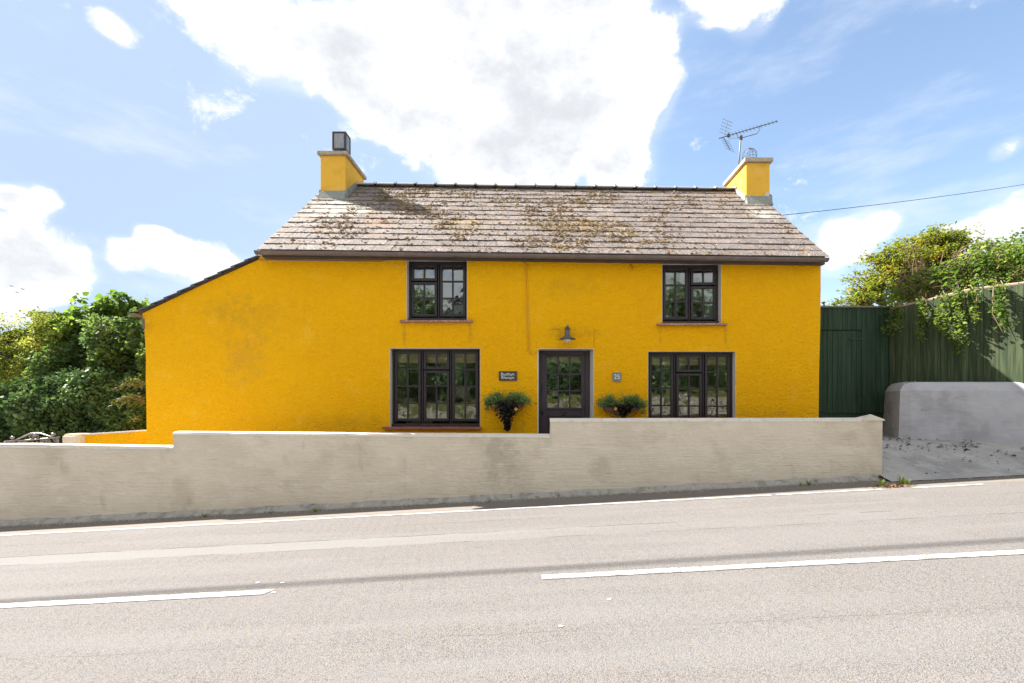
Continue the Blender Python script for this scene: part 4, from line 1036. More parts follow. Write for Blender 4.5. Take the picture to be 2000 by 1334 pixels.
m = MB(); q = P(1413, 268, DA - .1)
for tip, n_ in ((P(1421, 236, DA - .05), 5), (P(1426, 293, DA - .05), 5)):
    m.tube([q, tip], .0075, 5)
    for i in range(1, n_ + 1):
        p = q + (tip - q) * (i / n_); dd_ = Vector((.085, -.06, -.085)); m.tube([p - dd_, p + dd_], .0035, 4)
m.build('reflector', M['alu'], AE)
m = MB(); m.cbox(tuple(P(1421, 267, DA - .06)), tuple(P(1425, 262, DA - .03)), .004); m.tube([P(1424, 267, DA - .05), P(1424, 272, DA), P(1435, 270, DA), P(1442, 270, DA)], .003, 4); m.build('dipole_box', M['black'], AE)

# overhead service wires
def sag(a, b, s, n=24):
    a, b = Vector(a), Vector(b)
    return [a.lerp(b, i / n) + Vector((0, 0, -4 * s * (i / n) * (1 - i / n))) for i in range(n + 1)]
m = MB(); m.tube(sag((5.22, 9.6, E + 3.96), P(2080, 347, 13.5), .06), .0065, 6)
tag(m.build('overhead_cable', M['wire'], smooth=True), 'thin dark cable running off to the right from the roof verge', 'cable')

# ------------------------------------------------------------------ hanging planters
def planter(px, py, wpx, hang, lab, seed, flow, dangle, side):
    rng = np.random.default_rng(seed); DP = DH - .16
    c = P(px, py, DP); hw = wpx / F * DP / 2
    o = empty('wall_planter', (c.x, DH - .01, c.z - .2), lab, 'planter')
    # half-bowl liner, rim at c.z
    m = MB(); n = 16; rings = 6; b = 0
    for j in range(rings + 1):
        f = j / rings; rr = math.cos(f * math.pi / 2 * .93)
        for k_ in range(n + 1):
            a = math.pi * k_ / n
            nz = 1 + .05 * mnoise.noise(Vector((k_ * .8, j * .9, seed)))
            m.v.append((c.x + math.cos(a) * hw * rr * nz, DH - .008 - math.sin(a) * .24 * rr * nz, c.z - f * .165 * nz))
    for j in range(rings):
        for k_ in range(n): m.f.append((j * (n + 1) + k_, j * (n + 1) + k_ + 1, (j + 1) * (n + 1) + k_ + 1, (j + 1) * (n + 1) + k_))
    m.f.append(tuple(range(n + 1)))
    m.build('basket_liner', M['coir'], o, smooth=True)
    m = MB()
    m.tube([(c.x + math.cos(math.pi * k_ / 14) * (hw + .012), DH - .006 - math.sin(math.pi * k_ / 14) * .255, c.z + .005) for k_ in range(15)], .007, 5)
    for k_ in (2, 5, 7, 9, 12):
        a = math.pi * k_ / 14; m.tube([(c.x + math.cos(a) * (hw + .012) * math.cos(f), DH - .006 - math.sin(a) * .255 * math.cos(f), c.z + .005 - .205 * math.sin(f)) for f in [i * math.pi / 2 / 6 for i in range(7)]], .005, 5)
    m.build('wire_rack', M['black'], o)
    # feathery green top
    bl = [(c.x + sx_ * hw, DH - .13, c.z + h_, .11 + .02 * abs(sx_), .15, .085) for sx_, h_ in ((-.95, .07), (-.6, .14), (-.2, .06), (.25, .12), (.65, .14), (1.0, .06), (-.5, .04), (.45, .03))]
    pts = in_blobs(bl, 4200, seed + 1, .1)
    leaves('foliage', pts, .038, M['planter_green'], o, seed, up=.2, aspect=.35, shape=1)
    spr = []
    for i in range(38):
        a = np.array([c.x + rng.uniform(-1.1, 1.1) * hw, DH - rng.uniform(.05, .25), c.z + .06]); d = np.array([rng.normal() * .35, -.2 * rng.random(), 1.0]) * rng.uniform(.12, .26)
        for k_ in range(7): spr.append(a + d * k_ / 6 + rng.normal(size=3) * .006)
    leaves('sprig', np.array(spr), .03, M['planter_green'], o, seed + 2, up=.3, aspect=.4, shape=1)
    dk = []
    for i in range(dangle[1]):
        f = rng.random() ** .8; w_ = hw * .95 * (1 - f) ** 1.6 + .022
        dk.append((c.x + dangle[2] + rng.normal() * w_ * .5, DH - .25 - rng.random() * .06 + .10 * f, c.z + .05 - f * dangle[0]))
    leaves('trailing_foliage', np.array(dk), .042, M['planter_dark'], o, seed + 3, up=.3, aspect=.75, shape=2)
    sd_ = in_blobs([(c.x + side * hw * 1.12, DH - .12, c.z + q_, .055, .07, .05) for q_ in (.0, -.09)] + [(c.x + side * hw * 1.0, DH - .12, c.z + .03, .07, .09, .06)], 220, seed + 5, .1)
    leaves('side_foliage', sd_, .035, M['planter_green'], o, seed + 4, up=.3, aspect=.6, shape=1)
    fx, fz = flow; f = P(fx, fz, DH - .34); m = MB()
    for k_ in range(6):
        a = 2 * math.pi * k_ / 6; b_ = a + .5
        m.v += [tuple(f), tuple(f + Vector((math.cos(a) * .022, -.006, math.sin(a) * .022))), tuple(f + Vector((math.cos(a + .4) * .034, -.012, math.sin(a + .4) * .034))), tuple(f + Vector((math.cos(a + .8) * .022, -.006, math.sin(a + .8) * .022)))]
        n0 = len(m.v) - 4; m.f.append((n0, n0 + 1, n0 + 2, n0 + 3))
    m.build('flower', M['petal'], o, fixn=False)
M['planter_green'] = leaf_mat('feathery_green', (0.10, 0.20, 0.085), (0.36, 0.50, 0.19))
M['planter_dark'] = leaf_mat('dark_trailing_leaf', (0.014, 0.015, 0.018), (0.10, 0.085, 0.075))
planter(990, 789, 70, 0, 'wall basket with long tail of dark trailing leaves left of the door', 21, (1008, 799), (.50, 1300, .01), -1)
planter(1215, 795, 76, 0, 'wall basket of ferny green with orange flower right of the door', 33, (1202, 798), (.20, 800, .02), 1)

# ------------------------------------------------------------------ left: yellow yard wall, pillar, iron gate
YW = empty('yard_wall', P(200, 870, 8.0), 'short yellow wall with cream coping joining the cottage at left', 'wall')
m = MB(); a, b = P(288, 840, 8.25), P(152, 849, 7.95); zb = .02
m.hexa([(b.x, b.y, zb), (a.x, a.y, zb), (a.x, a.y + .2, zb), (b.x, b.y + .2, zb)], [(b.x, b.y, b.z - .02), (a.x, a.y, a.z - .02), (a.x, a.y + .2, a.z - .02), (b.x, b.y + .2, b.z - .02)])
m.build('wall_body', M['yellow'], YW)
m = MB(); m.hexa([(b.x, b.y - .02, b.z - .019), (a.x, a.y - .02, a.z - .019), (a.x, a.y + .22, a.z - .019), (b.x, b.y + .22, b.z - .019)], [(b.x, b.y - .01, b.z + .01), (a.x, a.y - .01, a.z + .01), (a.x, a.y + .2, a.z + .01), (b.x, b.y + .2, b.z + .01)])
m.build('coping', M['cope'], YW, bevel=.008)
m = MB(); c0, c1 = PX(118, 7.85), PX(152, 7.85)
m.box((c0, 7.85, .02), (c1 - .002, 8.15, PZ(848, 7.85))); m.build('pillar', M['gwall'], YW, bevel=.035, seg=3)
IG = empty('iron_gate', P(65, 870, 7.6), 'ornate wrought iron gate with scrolls and ball tops behind the low wall', 'gate')
DG = 7.65
def ip(a_, b_): return P(a_, b_, DG)
m = MB(); m.tube([ip(8, 862.5), ip(60, 859), ip(100, 855.5), ip(117, 853.5)], .011, 6); m.tube([ip(10, 900), ip(117, 895)], .011, 6)
m.tube([ip(26, 861.5), ip(45, 853), ip(60, 846.5), ip(72, 846), ip(78, 846), ip(98, 852.5), ip(112, 855)], .012, 6)
m.tube([ip(11, 862), ip(11, 930)], .014, 6); m.tube([ip(113, 853), ip(113, 930)], .014, 6); m.build('gate_frame', M['iron'], IG, smooth=True)
for i in range(11):
    px = 18 + i * 9; m = MB(); m.tube([ip(px, 861.5 - .05 * i * 1.6), ip(px, 925)], .007, 5); m.build('bar', M['iron'], IG, smooth=True)
for (sx_, sy_, rr, fl) in ((62, 854, .055, 1), (71, 852.5, .05, -1), (40, 865, .04, 1), (50, 866, .04, -1), (82, 862, .04, 1), (93, 861, .04, -1), (108, 859, .045, 1)):
    m = MB(); c = ip(sx_, sy_); m.tube([c + Vector((math.cos(a) * rr * (1 - a / 11) * fl, 0, math.sin(a) * rr * (1 - a / 11))) for a in [k_ * .45 for k_ in range(20)]], .007, 5); m.build('scroll', M['iron'], IG, smooth=True)
for (sx_, sy_) in ((24.5, 855), (104, 848.5), (69, 849.5)):
    m = MB(); c = ip(sx_, sy_); r = .03; m.lathe(c, [(r * math.cos(a), r * math.sin(a)) for a in [-1.5 + k_ * .5 for k_ in range(7)]], 12); m.build('ball_finial', M['iron'], IG, smooth=True)

# ------------------------------------------------------------------ right: gate, fence, rendered wall
DGt = 9.28
SG = empty('side_gate', P(1670, 858, DGt), 'tall dark green boarded gate between the cottage and the fence', 'gate')
gx0, gx1 = 5.10, 7.24; nb = 22; bw_ = (gx1 - gx0) / nb; brng = random.Random(2)
xd0, xd1 = PX(1600, DGt), PX(1688, DGt); ztop = PZ(601, DGt); zcut = PZ(645, DGt)
for i in range(nb):
    a = gx0 + i * bw_ + .002; b = a + bw_ - .005; j = brng.uniform(-.004, .004)
    zbt = PZ(807, DGt) + brng.uniform(-.01, .01)
    if b < xd1 - .03:
        m = MB(); m.cbox((a, DGt + j, zcut + .008), (b, DGt + .022 + j, ztop), .003); m.build('board', M['gate'], SG)
        m = MB(); m.cbox((a, DGt + .012 + j, zbt), (b, DGt + .034 + j, zcut - .006), .003); m.build('board', M['gate'], SG)
    else:
        m = MB(); m.cbox((a, DGt + j, zbt), (b, DGt + .022 + j, ztop), .003); m.build('board', M['gate'], SG)
m = MB(); m.cbox((gx0, DGt - .03, ztop + .001), (gx1, DGt + .05, ztop + .035), .004); m.build('top_rail', M['gaterail'], SG)
m = MB(); m.cbox((gx0, DGt + .04, .84), (gx1, DGt + .07, PZ(806, DGt)), .004); m.build('kick_board', M['gate'], SG)
m = MB(); m.cbox((PX(1657, DGt), DGt - .006, PZ(664, DGt)), (PX(1689, DGt), DGt + .009, PZ(660, DGt)), .002); m.build('hinge_batten', M['gate'], SG)
m = MB(); m.box((gx0, DGt + .09, .7), (gx1, DGt + .12, ztop - .01)); m.build('backing_frame', M['gate'], SG)

FN = empty('boarded_fence', (7.3, 8.2, .9), 'sunlit green close-boarded fence standing on the rendered wall at right', 'fence')
line = [Vector((7.22, 9.26)), Vector((7.68, 8.66)), Vector((8.38, 7.80)), Vector((9.6, 6.45))]
FA, FD = Vector((7.23, 9.2)), Vector((1.15, -1.4))
def fenceD(px):
    u = (px - CX) / F; s_ = (u * FA.y - FA.x) / (FD.x - u * FD.y); return FA.y + FD.y * s_
def ztop_f(y): # top edge, read off the photograph at this distance
    tab = [(6.0, 2.02), (7.0, 2.03), (7.8, 2.045), (8.31, 2.06), (8.8, 1.97), (9.3, 1.90)]
    for (a_, za_), (b_, zb_) in zip(tab, tab[1:]):
        if a_ <= y <= b_: return E + za_ + (zb_ - za_) * (y - a_) / (b_ - a_)
    return E + 1.8
def along(line, step):
    outp = []; carry = 0
    for a, b in zip(line, line[1:]):
        L = (b - a).length; s = carry
        while s < L: outp.append((a + (b - a) * (s / L), (b - a).normalized())); s += step
        carry = s - L
    return outp
BW = .098
for (p, d) in along(line, BW):
    nrm = Vector((-d.y, d.x)) * -1  # towards the driveway
    j = brng.uniform(-.004, .004); q = p + d * (BW - .003)
    zt = ztop_f(p.y) + brng.uniform(-.006, .006); zb_ = E + .30
    off = nrm * -.022
    A = [(p.x + nrm.x * j, p.y + nrm.y * j), (q.x + nrm.x * j, q.y + nrm.y * j)]
    Bk = [(A[1][0] + nrm.x * .02, A[1][1] + nrm.y * .02), (A[0][0] + nrm.x * .02, A[0][1] + nrm.y * .02)]
    m = MB(); m.hexa([(*v, zb_) for v in A + Bk], [(*v, zt) for v in A + Bk]); m.build('board', M['fenceb'], FN, bevel=.002, seg=1)
m = MB()
for a, b in zip(line, line[1:]):
    o1 = Vector((.045, .045)); m.hexa([(a.x + .03, a.y + .03, E + .3), (b.x + .03, b.y + .03, E + .3), (b.x + .05, b.y + .05, E + .3), (a.x + .05, a.y + .05, E + .3)], [(a.x + .03, a.y + .03, ztop_f(a.y) - .02), (b.x + .03, b.y + .03, ztop_f(b.y) - .02), (b.x + .05, b.y + .05, ztop_f(b.y) - .02), (a.x + .05, a.y + .05, ztop_f(a.y) - .02)])
m.build('backing_frame', M['fenceb'], FN)
m = MB()
tp = [Vector((p.x, p.y, ztop_f(p.y) + .012 + .006 * mnoise.noise(Vector((p.y * 3, 0, 0))))) for p, d in along(line, .3)]
for a, b in zip(tp, tp[1:]): m.tube([a, b], [.026, .026], 6)
m.build('capping_rail', M['rail'], FN, smooth=False)

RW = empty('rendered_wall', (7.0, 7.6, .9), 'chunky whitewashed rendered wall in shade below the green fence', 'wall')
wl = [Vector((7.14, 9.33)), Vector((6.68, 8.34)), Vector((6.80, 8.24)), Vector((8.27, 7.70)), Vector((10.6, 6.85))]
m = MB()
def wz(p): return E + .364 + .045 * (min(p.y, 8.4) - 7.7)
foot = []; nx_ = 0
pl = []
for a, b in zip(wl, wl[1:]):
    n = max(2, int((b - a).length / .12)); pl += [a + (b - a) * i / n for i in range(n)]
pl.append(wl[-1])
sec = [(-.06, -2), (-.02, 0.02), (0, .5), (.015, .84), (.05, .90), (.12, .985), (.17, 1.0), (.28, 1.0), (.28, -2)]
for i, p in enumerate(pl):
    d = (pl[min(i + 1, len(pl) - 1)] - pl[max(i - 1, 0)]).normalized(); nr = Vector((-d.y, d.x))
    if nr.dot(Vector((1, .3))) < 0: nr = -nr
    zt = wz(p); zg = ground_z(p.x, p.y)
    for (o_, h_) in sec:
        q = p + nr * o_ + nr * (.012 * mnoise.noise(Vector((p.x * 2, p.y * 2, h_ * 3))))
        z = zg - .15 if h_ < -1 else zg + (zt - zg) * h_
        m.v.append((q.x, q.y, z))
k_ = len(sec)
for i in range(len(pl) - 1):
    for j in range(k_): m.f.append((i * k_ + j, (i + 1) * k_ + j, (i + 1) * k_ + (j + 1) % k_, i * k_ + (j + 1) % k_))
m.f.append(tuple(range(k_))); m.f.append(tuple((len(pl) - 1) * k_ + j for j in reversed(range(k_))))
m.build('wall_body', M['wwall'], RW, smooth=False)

# ------------------------------------------------------------------ vegetation
M['lf_ivy'] = leaf_mat('ivy_leaf', (0.040, 0.085, 0.036), (0.16, 0.25, 0.09), rough=0.6, trans=.2)
M['lf_mid'] = leaf_mat('bramble_leaf', (0.06, 0.115, 0.042), (0.21, 0.29, 0.10), (0.32, 0.30, 0.10), trans=.42)
M['lf_sun'] = leaf_mat('hazel_leaf', (0.05, 0.11, 0.03), (0.20, 0.29, 0.06), (0.34, 0.36, 0.09), trans=.5)
M['lf_yel'] = leaf_mat('yellow_green_leaf', (0.11, 0.15, 0.03), (0.32, 0.33, 0.07), (0.50, 0.44, 0.18), trans=.5)
M['lf_tree'] = leaf_mat('autumn_leaf', (0.10, 0.15, 0.025), (0.33, 0.32, 0.045), (0.38, 0.22, 0.04), trans=.5)
M['lf_climb'] = leaf_mat('climber_leaf', (0.07, 0.13, 0.03), (0.24, 0.31, 0.065), (0.42, 0.42, 0.12), trans=.5)
M['lf_fern'] = leaf_mat('fern_frond', (0.07, 0.09, 0.02), (0.20, 0.20, 0.05), trans=.35)

def hedge_pts(n, D_, px0, px1, top, bot, seed, rough=.35, thick=.5):
    """leaf points on an uneven upright face between two outlines (functions of x)"""
    rng = np.random.default_rng(seed); out_ = []
    while len(out_) < n:
        px = rng.uniform(px0, px1); tpy = top(px); bpy_ = bot(px)
        py = tpy + (bpy_ - tpy) * rng.random()
        X_, Z_ = PX(px, D_), PZ(py, D_)
        y = D_ + rough * 1.6 * mnoise.noise(Vector((X_ * 1.1, Z_ * 1.1, seed))) + rough * .7 * mnoise.noise(Vector((X_ * 3.3, Z_ * 3.3, seed + 9)))
        y += .35 * (Z_ - E) * .25
        out_.append((X_, y + abs(rng.normal()) * thick * .5, Z_ + rng.normal() * .03))
    return np.array(out_)
def interp(tab):
    def f(x):
        if x <= tab[0][0]: return tab[0][1]
        for (a, b), (c, d) in zip(tab, tab[1:]):
            if x <= c: return b + (d - b) * (x - a) / (c - a)
        return tab[-1][1]
    return f
def nz1(x, s, amp): return amp * mnoise.noise(Vector((x * s, 1.7, 0)))

def bank(name, lab, D_, px0, px1, top, bot, n, mat, size, seed, rough=.35, thick=.5, up=.45, aspect=.7, sprigs=(), stems=20, shape=2):
    cx_ = PX((px0 + px1) / 2, D_); o = empty(name, (cx_, D_, ground_z(cx_, D_)), lab, 'shrub')
    tf, bf = interp(top), interp(bot)
    t2 = lambda x: tf(x) + nz1(x, .06, 9) + nz1(x, .21, 6)
    pts = hedge_pts(n, D_, px0, px1, t2, bf, seed, rough, thick)
    rng = np.random.default_rng(seed + 50); ex_ = []
    for (sx_, sy_, sl) in sprigs:
        b = np.array(P(sx_, sy_, D_ + .2)); d = np.array([rng.normal() * .3, 0, 1.0]) * sl
        for k_ in range(int(sl * 60)): ex_.append(b + d * rng.random() + rng.normal(size=3) * np.array([.05, .05, .03]))
    if ex_: pts = np.concatenate([pts, np.array(ex_)])
    leaves('leaves', pts, size, mat, o, seed, up=up, aspect=aspect, shape=shape)
    idx = rng.integers(0, len(pts), stems); tips = pts[idx]
    m = MB()
    for tp in tips:
        q = Vector(tp); b = Vector((q.x + rng.normal() * .3, D_ + .7, ground_z(cx_, D_)))
        m.tube([b, b.lerp(q, .4) + Vector((rng.normal() * .1, 0, .2)), b.lerp(q, .75) + Vector((rng.normal() * .08, -.05, .12)), q], [.02, .014, .009, .004], 4, cap=False)
    m.build('stems', M['wood'], o, fixn=False, kind='stuff')
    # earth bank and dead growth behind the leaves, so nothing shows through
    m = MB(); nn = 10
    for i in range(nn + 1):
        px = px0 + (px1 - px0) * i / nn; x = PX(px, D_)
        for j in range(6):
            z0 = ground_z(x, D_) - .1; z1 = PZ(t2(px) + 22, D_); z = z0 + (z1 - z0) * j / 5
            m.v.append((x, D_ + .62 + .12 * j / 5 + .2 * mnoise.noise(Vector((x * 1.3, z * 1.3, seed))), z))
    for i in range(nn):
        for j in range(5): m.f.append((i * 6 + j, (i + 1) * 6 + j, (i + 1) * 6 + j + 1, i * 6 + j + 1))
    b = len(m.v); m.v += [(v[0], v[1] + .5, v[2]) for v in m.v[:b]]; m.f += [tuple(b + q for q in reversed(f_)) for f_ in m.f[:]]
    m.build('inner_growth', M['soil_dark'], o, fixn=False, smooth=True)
    return o
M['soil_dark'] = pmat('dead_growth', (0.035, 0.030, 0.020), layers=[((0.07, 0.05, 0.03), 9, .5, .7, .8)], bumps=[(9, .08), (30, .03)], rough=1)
bank('ivy_bank', 'dark glossy ivy covering the bank low down left of the cottage', 9.6, -60, 300, [(-60, 760), (60, 735), (140, 720), (220, 735), (300, 750)], [(-60, 905), (300, 875)], 17000, M['lf_ivy'], .065, 101, .30, .35, up=.25, aspect=.85)
bank('bramble_thicket', 'mid green bramble thicket above the ivy, against the cottage wall', 10.1, 60, 305, [(60, 700), (110, 650), (170, 620), (240, 622), (285, 632), (305, 650)], [(60, 800), (305, 790)], 11000, M['lf_mid'], .080, 111, .45, .6, sprigs=((245, 625, .3), (275, 640, .2)))
bank('leafy_shrub', 'tall bright green broad-leaved shrub, highest bush left of the cottage', 10.7, 95, 262, [(95, 622), (120, 605), (150, 588), (175, 594), (215, 578), (245, 584), (262, 632)], [(95, 735), (262, 700)], 8500, M['lf_sun'], .105, 121, .5, .7, up=.35, aspect=.8, sprigs=((140, 597, .14), (155, 590, .2), (216, 582, .18), (235, 586, .18)))
bank('yellow_bush', 'yellow green fine-leaved bush at the left edge of the photo', 10.3, -80, 112, [(-80, 620), (0, 606), (30, 604), (60, 604), (95, 620), (112, 650)], [(-80, 790), (112, 770)], 15000, M['lf_yel'], .055, 131, .5, .7, up=.35, aspect=.6, sprigs=((10, 624, .15), (38, 622, .15), (68, 622, .18)))
bank('rear_bush', 'small green bush top peeping over the lean-to roof edge', 14.5, 262, 320, [(262, 612), (280, 592), (298, 588), (320, 592)], [(262, 660), (320, 640)], 1600, M['lf_mid'], .09, 141, .3, .6, sprigs=((285, 590, .2),))
# fern fronds leaning out against the cottage corner
FR = empty('fern', P(272, 800, 9.3), 'arching yellow green fern fronds low against the cottage corner', 'fern')
frn = random.Random(8); fp_ = []; st = MB()
for i in range(15):
    b = P(282 + frn.uniform(-6, 3), 800 + frn.uniform(-55, 25), 9.35); L = frn.uniform(.35, .6); dirx = frn.uniform(-1, -.35)
    pts = [b + Vector((dirx * L * f, -.25 * L * f, L * (.55 * f - .62 * f * f))) for f in [k_ / 9 for k_ in range(10)]]
    st.tube(pts, .004, 4, cap=False)
    for k_ in range(1, 10):
        for s_ in range(5): fp_.append(pts[k_] + Vector((frn.gauss(0, .015), frn.gauss(0, .02), frn.gauss(0, .02))))
leaves('fronds', np.array([tuple(p) for p in fp_]), .07, M['lf_fern'], FR, 77, up=.4, aspect=.22, shape=1)
st.build('stems', M['twig'], FR, fixn=False, kind='stuff')

# flat-roofed outbuilding far behind the hedge
m = MB(); m.box(tuple(P(70, 640, 24)), (PX(112, 24), 28, PZ(618, 24))); OB = m.build('outbuilding', M['white_house']); tag(OB, 'grey flat-roofed building just showing above the hedge at left', 'building')
m = MB(); m.box((PX(66, 24), 23.8, PZ(617.5, 24)), (PX(116, 24), 28.2, PZ(610, 24))); m.build('roof', M['greyroof'], OB)
# chimney pots of a house beyond the gate
m = MB(); m.box((PX(1606, 30), 30, 1.5), (PX(1645, 30), 30.6, PZ(598, 30))); CS = m.build('distant_chimney', M['stone']); tag(CS, 'two distant chimney pots showing above the green gate', 'chimney')
for px in (1614, 1637):
    m = MB(); zc_ = PZ(598, 30); m.lathe((PX(px, 30), 30.3, zc_), [(.11, 0), (.10, .12), (.07, .18), (.07, .26), (.13, .28), (.13, .34)], 10); m.build('chimney_pot', M['black'], CS)

# golden tree beyond the gate
def tree(name, lab, base, trunk_h, blobs, nc, per, spread, size, mat, seed, r0=.12, aspect=.5, up=.9, stems=1):
    base = Vector(base); o = empty(name, base, lab, 'tree')
    cents = in_blobs(blobs, nc, seed, .25)
    m = MB(); top_ = base + Vector((.1, 0, trunk_h))
    m.tube([base, base.lerp(top_, .5) + Vector((.05, .03, 0)), top_], [r0 * 1.4, r0 * 1.1, r0], 10); m.build('trunk', M['wood'], o, smooth=True)
    limbs = []
    for b in blobs: limbs.append(Vector(b[:3]))
    m = MB(); rng = random.Random(seed)
    for L_ in limbs:
        mid = top_.lerp(L_, .5) + Vector((rng.uniform(-.2, .2), rng.uniform(-.2, .2), rng.uniform(0, .25)))
        m.tube([top_ - Vector((0, 0, .15)), mid, L_], [r0 * .55, r0 * .35, r0 * .16], 6, cap=False)
    for i, c_ in enumerate(cents):
        c_ = Vector(c_); b = min(limbs, key=lambda q: (q - c_).length); s_ = b.lerp(top_, rng.uniform(0, .35))
        m.tube([s_, s_.lerp(c_, .5) + Vector((0, 0, rng.uniform(0, .12))), c_], [.022, .012, .004], 4, cap=False)
    m.build('branches', M['wood'], o, fixn=False)
    pts = clump(cents, per, spread, seed + 1)
    leaves('leaves', pts, size, mat, o, seed + 2, up=up, aspect=aspect)
    return o
D_ = 13.0
def bb(px, py, rx_, rz_, ry_=1.0, D__=None):
    DD_ = D__ or D_; p = P(px, py, DD_); return (p.x, p.y, p.z, rx_ / F * DD_, ry_, rz_ / F * DD_)
tree('golden_tree', 'spreading tree with golden green leaves behind the dark green gate', (PX(1770, D_), D_, .9), 2.2,
     [bb(1800, 495, 65, 42), bb(1850, 480, 40, 26), bb(1745, 520, 50, 36), bb(1700, 560, 45, 34), bb(1780, 555, 60, 40), bb(1840, 540, 50, 45), bb(1672, 588, 26, 14), bb(1860, 590, 60, 40), bb(1820, 466, 45, 18), bb(1725, 500, 26, 16), bb(1890, 520, 40, 40)],
     900, 26, (.13, .13, .035), .085, M['lf_tree'], 201, up=1.2)
D_ = 8.3
CL = empty('climbing_shrub', (8.0, 8.0, 1.0), 'rambling bright green climber with bare twigs spilling over the fence top', 'shrub')
bl = [bb(1765, 575, 34, 24, .3, 9.4), bb(1800, 552, 38, 24, .35, 9.2), bb(1850, 535, 44, 30, .4, 8.9), bb(1900, 520, 48, 32, .4, 8.6), bb(1945, 510, 44, 34, .45, 8.4), bb(1990, 520, 50, 42, .5, 8.2), bb(2050, 510, 60, 50, .5, 7.9), bb(1735, 595, 22, 14, .2, 9.3), bb(1890, 562, 60, 20, .25, 8.55), bb(1960, 552, 60, 20, .25, 8.2)]
ce = in_blobs(bl, 470, 301, .2)
keep = np.array([((p[0] - 7.23) * 1.4 + (p[1] - 9.2) * 1.15) > .16 or p[2] > ztop_f(p[1]) + .02 for p in ce]); ce = ce[keep]
rg = np.random.default_rng(5)
def hang(px0, py0, px1, py1, D__, n):
    a, b = np.array(P(px0, py0, D__)), np.array(P(px1, py1, D__ - .05)); out_ = []
    for i in range(n):
        f = i / max(1, n - 1); out_.append(a + (b - a) * f + np.array([math.sin(f * 6) * .03, -.02, 0]) + rg.normal(size=3) * .015)
    return out_
strands0 = [(1752, 600, 1752, 640, 8.9), (1740, 600, 1728, 650, 9.0), (1760, 598, 1735, 655, 8.8), (1795, 590, 1797, 665, 8.2), (1800, 590, 1808, 630, 8.15), (1835, 580, 1828, 635, 7.75), (1842, 580, 1850, 655, 7.7),
           (1860, 575, 1872, 690, 7.5), (1866, 575, 1885, 670, 7.45), (1872, 572, 1880, 640, 7.4), (1895, 568, 1905, 625, 7.2), (1945, 560, 1960, 640, 6.85), (1955, 560, 1950, 615, 6.85)]
strands = [(a_, b_, c_, d_, fenceD((a_ + c_) / 2) - .08) for a_, b_, c_, d_, e_ in strands0]
hp = []
for s_ in strands: hp += hang(*s_, int(abs(s_[3] - s_[1]) / 5) + 3)
extra = hang(1940, 600, 1975, 635, fenceD(1958) - .12, 14)
leaves('leaves', clump(ce, 9, (.10, .08, .07), 302), .075, M['lf_climb'], CL, 303, up=.6, aspect=.6)
leaves('hanging_leaves', clump(np.array(hp), 8, (.035, .03, .03), 304), .062, M['lf_climb'], CL, 305, up=.4, aspect=.6)
leaves('hanging_leaves', clump(np.array(extra), 9, (.05, .04, .045), 306), .055, M['lf_climb'], CL, 307, up=.4, aspect=.6)
m = MB(); rr = random.Random(6)
for i in range(120):
    px = rr.uniform(1760, 2050); D__ = fenceD(px) + .15; a = P(px + rr.uniform(-30, 60), 590, D__ + .5); b = P(px, rr.uniform(475, 575), D__ + rr.uniform(-.1, .3))
    b2 = b + Vector((rr.uniform(-.45, .15), rr.uniform(-.2, .1), rr.uniform(-.15, .3)))
    m.tube([a, a.lerp(b, .6) + Vector((rr.uniform(-.1, .1), 0, .1)), b, b2], [.014, .010, .006, .003], 5, cap=False)
for s_ in strands:
    a, b = P(s_[0], s_[1] - 12, s_[4] + .08), P(s_[2], s_[3], s_[4] - .05); m.tube([a, a.lerp(b, .3) + Vector((0, -.09, .02)), a.lerp(b, .6) + Vector((.02, -.04, 0)), b], [.007, .006, .004, .002], 4, cap=False)
m.tube([P(1975, 570, 8.2), P(1940, 560, fenceD(1940) - .05), P(1938, 612, fenceD(1940) - .08), P(1958, 648, fenceD(1958) - .08)], [.008, .007, .006, .003], 5, cap=False)
m.build('twigs', M['twig'], CL, fixn=False)
# big shrub at the right edge, off frame mostly
tree('garden_tree', 'green leafy tree at the right edge rising behind the fence', (PX(2010, 10.5), 10.5, .9), 1.9,
     [bb(1960, 498, 38, 28, .5, 10.5), bb(2005, 482, 50, 38, .7, 10.5), bb(2070, 490, 60, 50, .7, 10.5), bb(1925, 520, 34, 26, .5, 10.5), bb(2010, 530, 60, 40, .6, 10.5), bb(1930, 478, 22, 12, .3, 10.5)],
     420, 18, (.10, .10, .06), .07, M['lf_climb'], 401, up=.8, r0=.07)

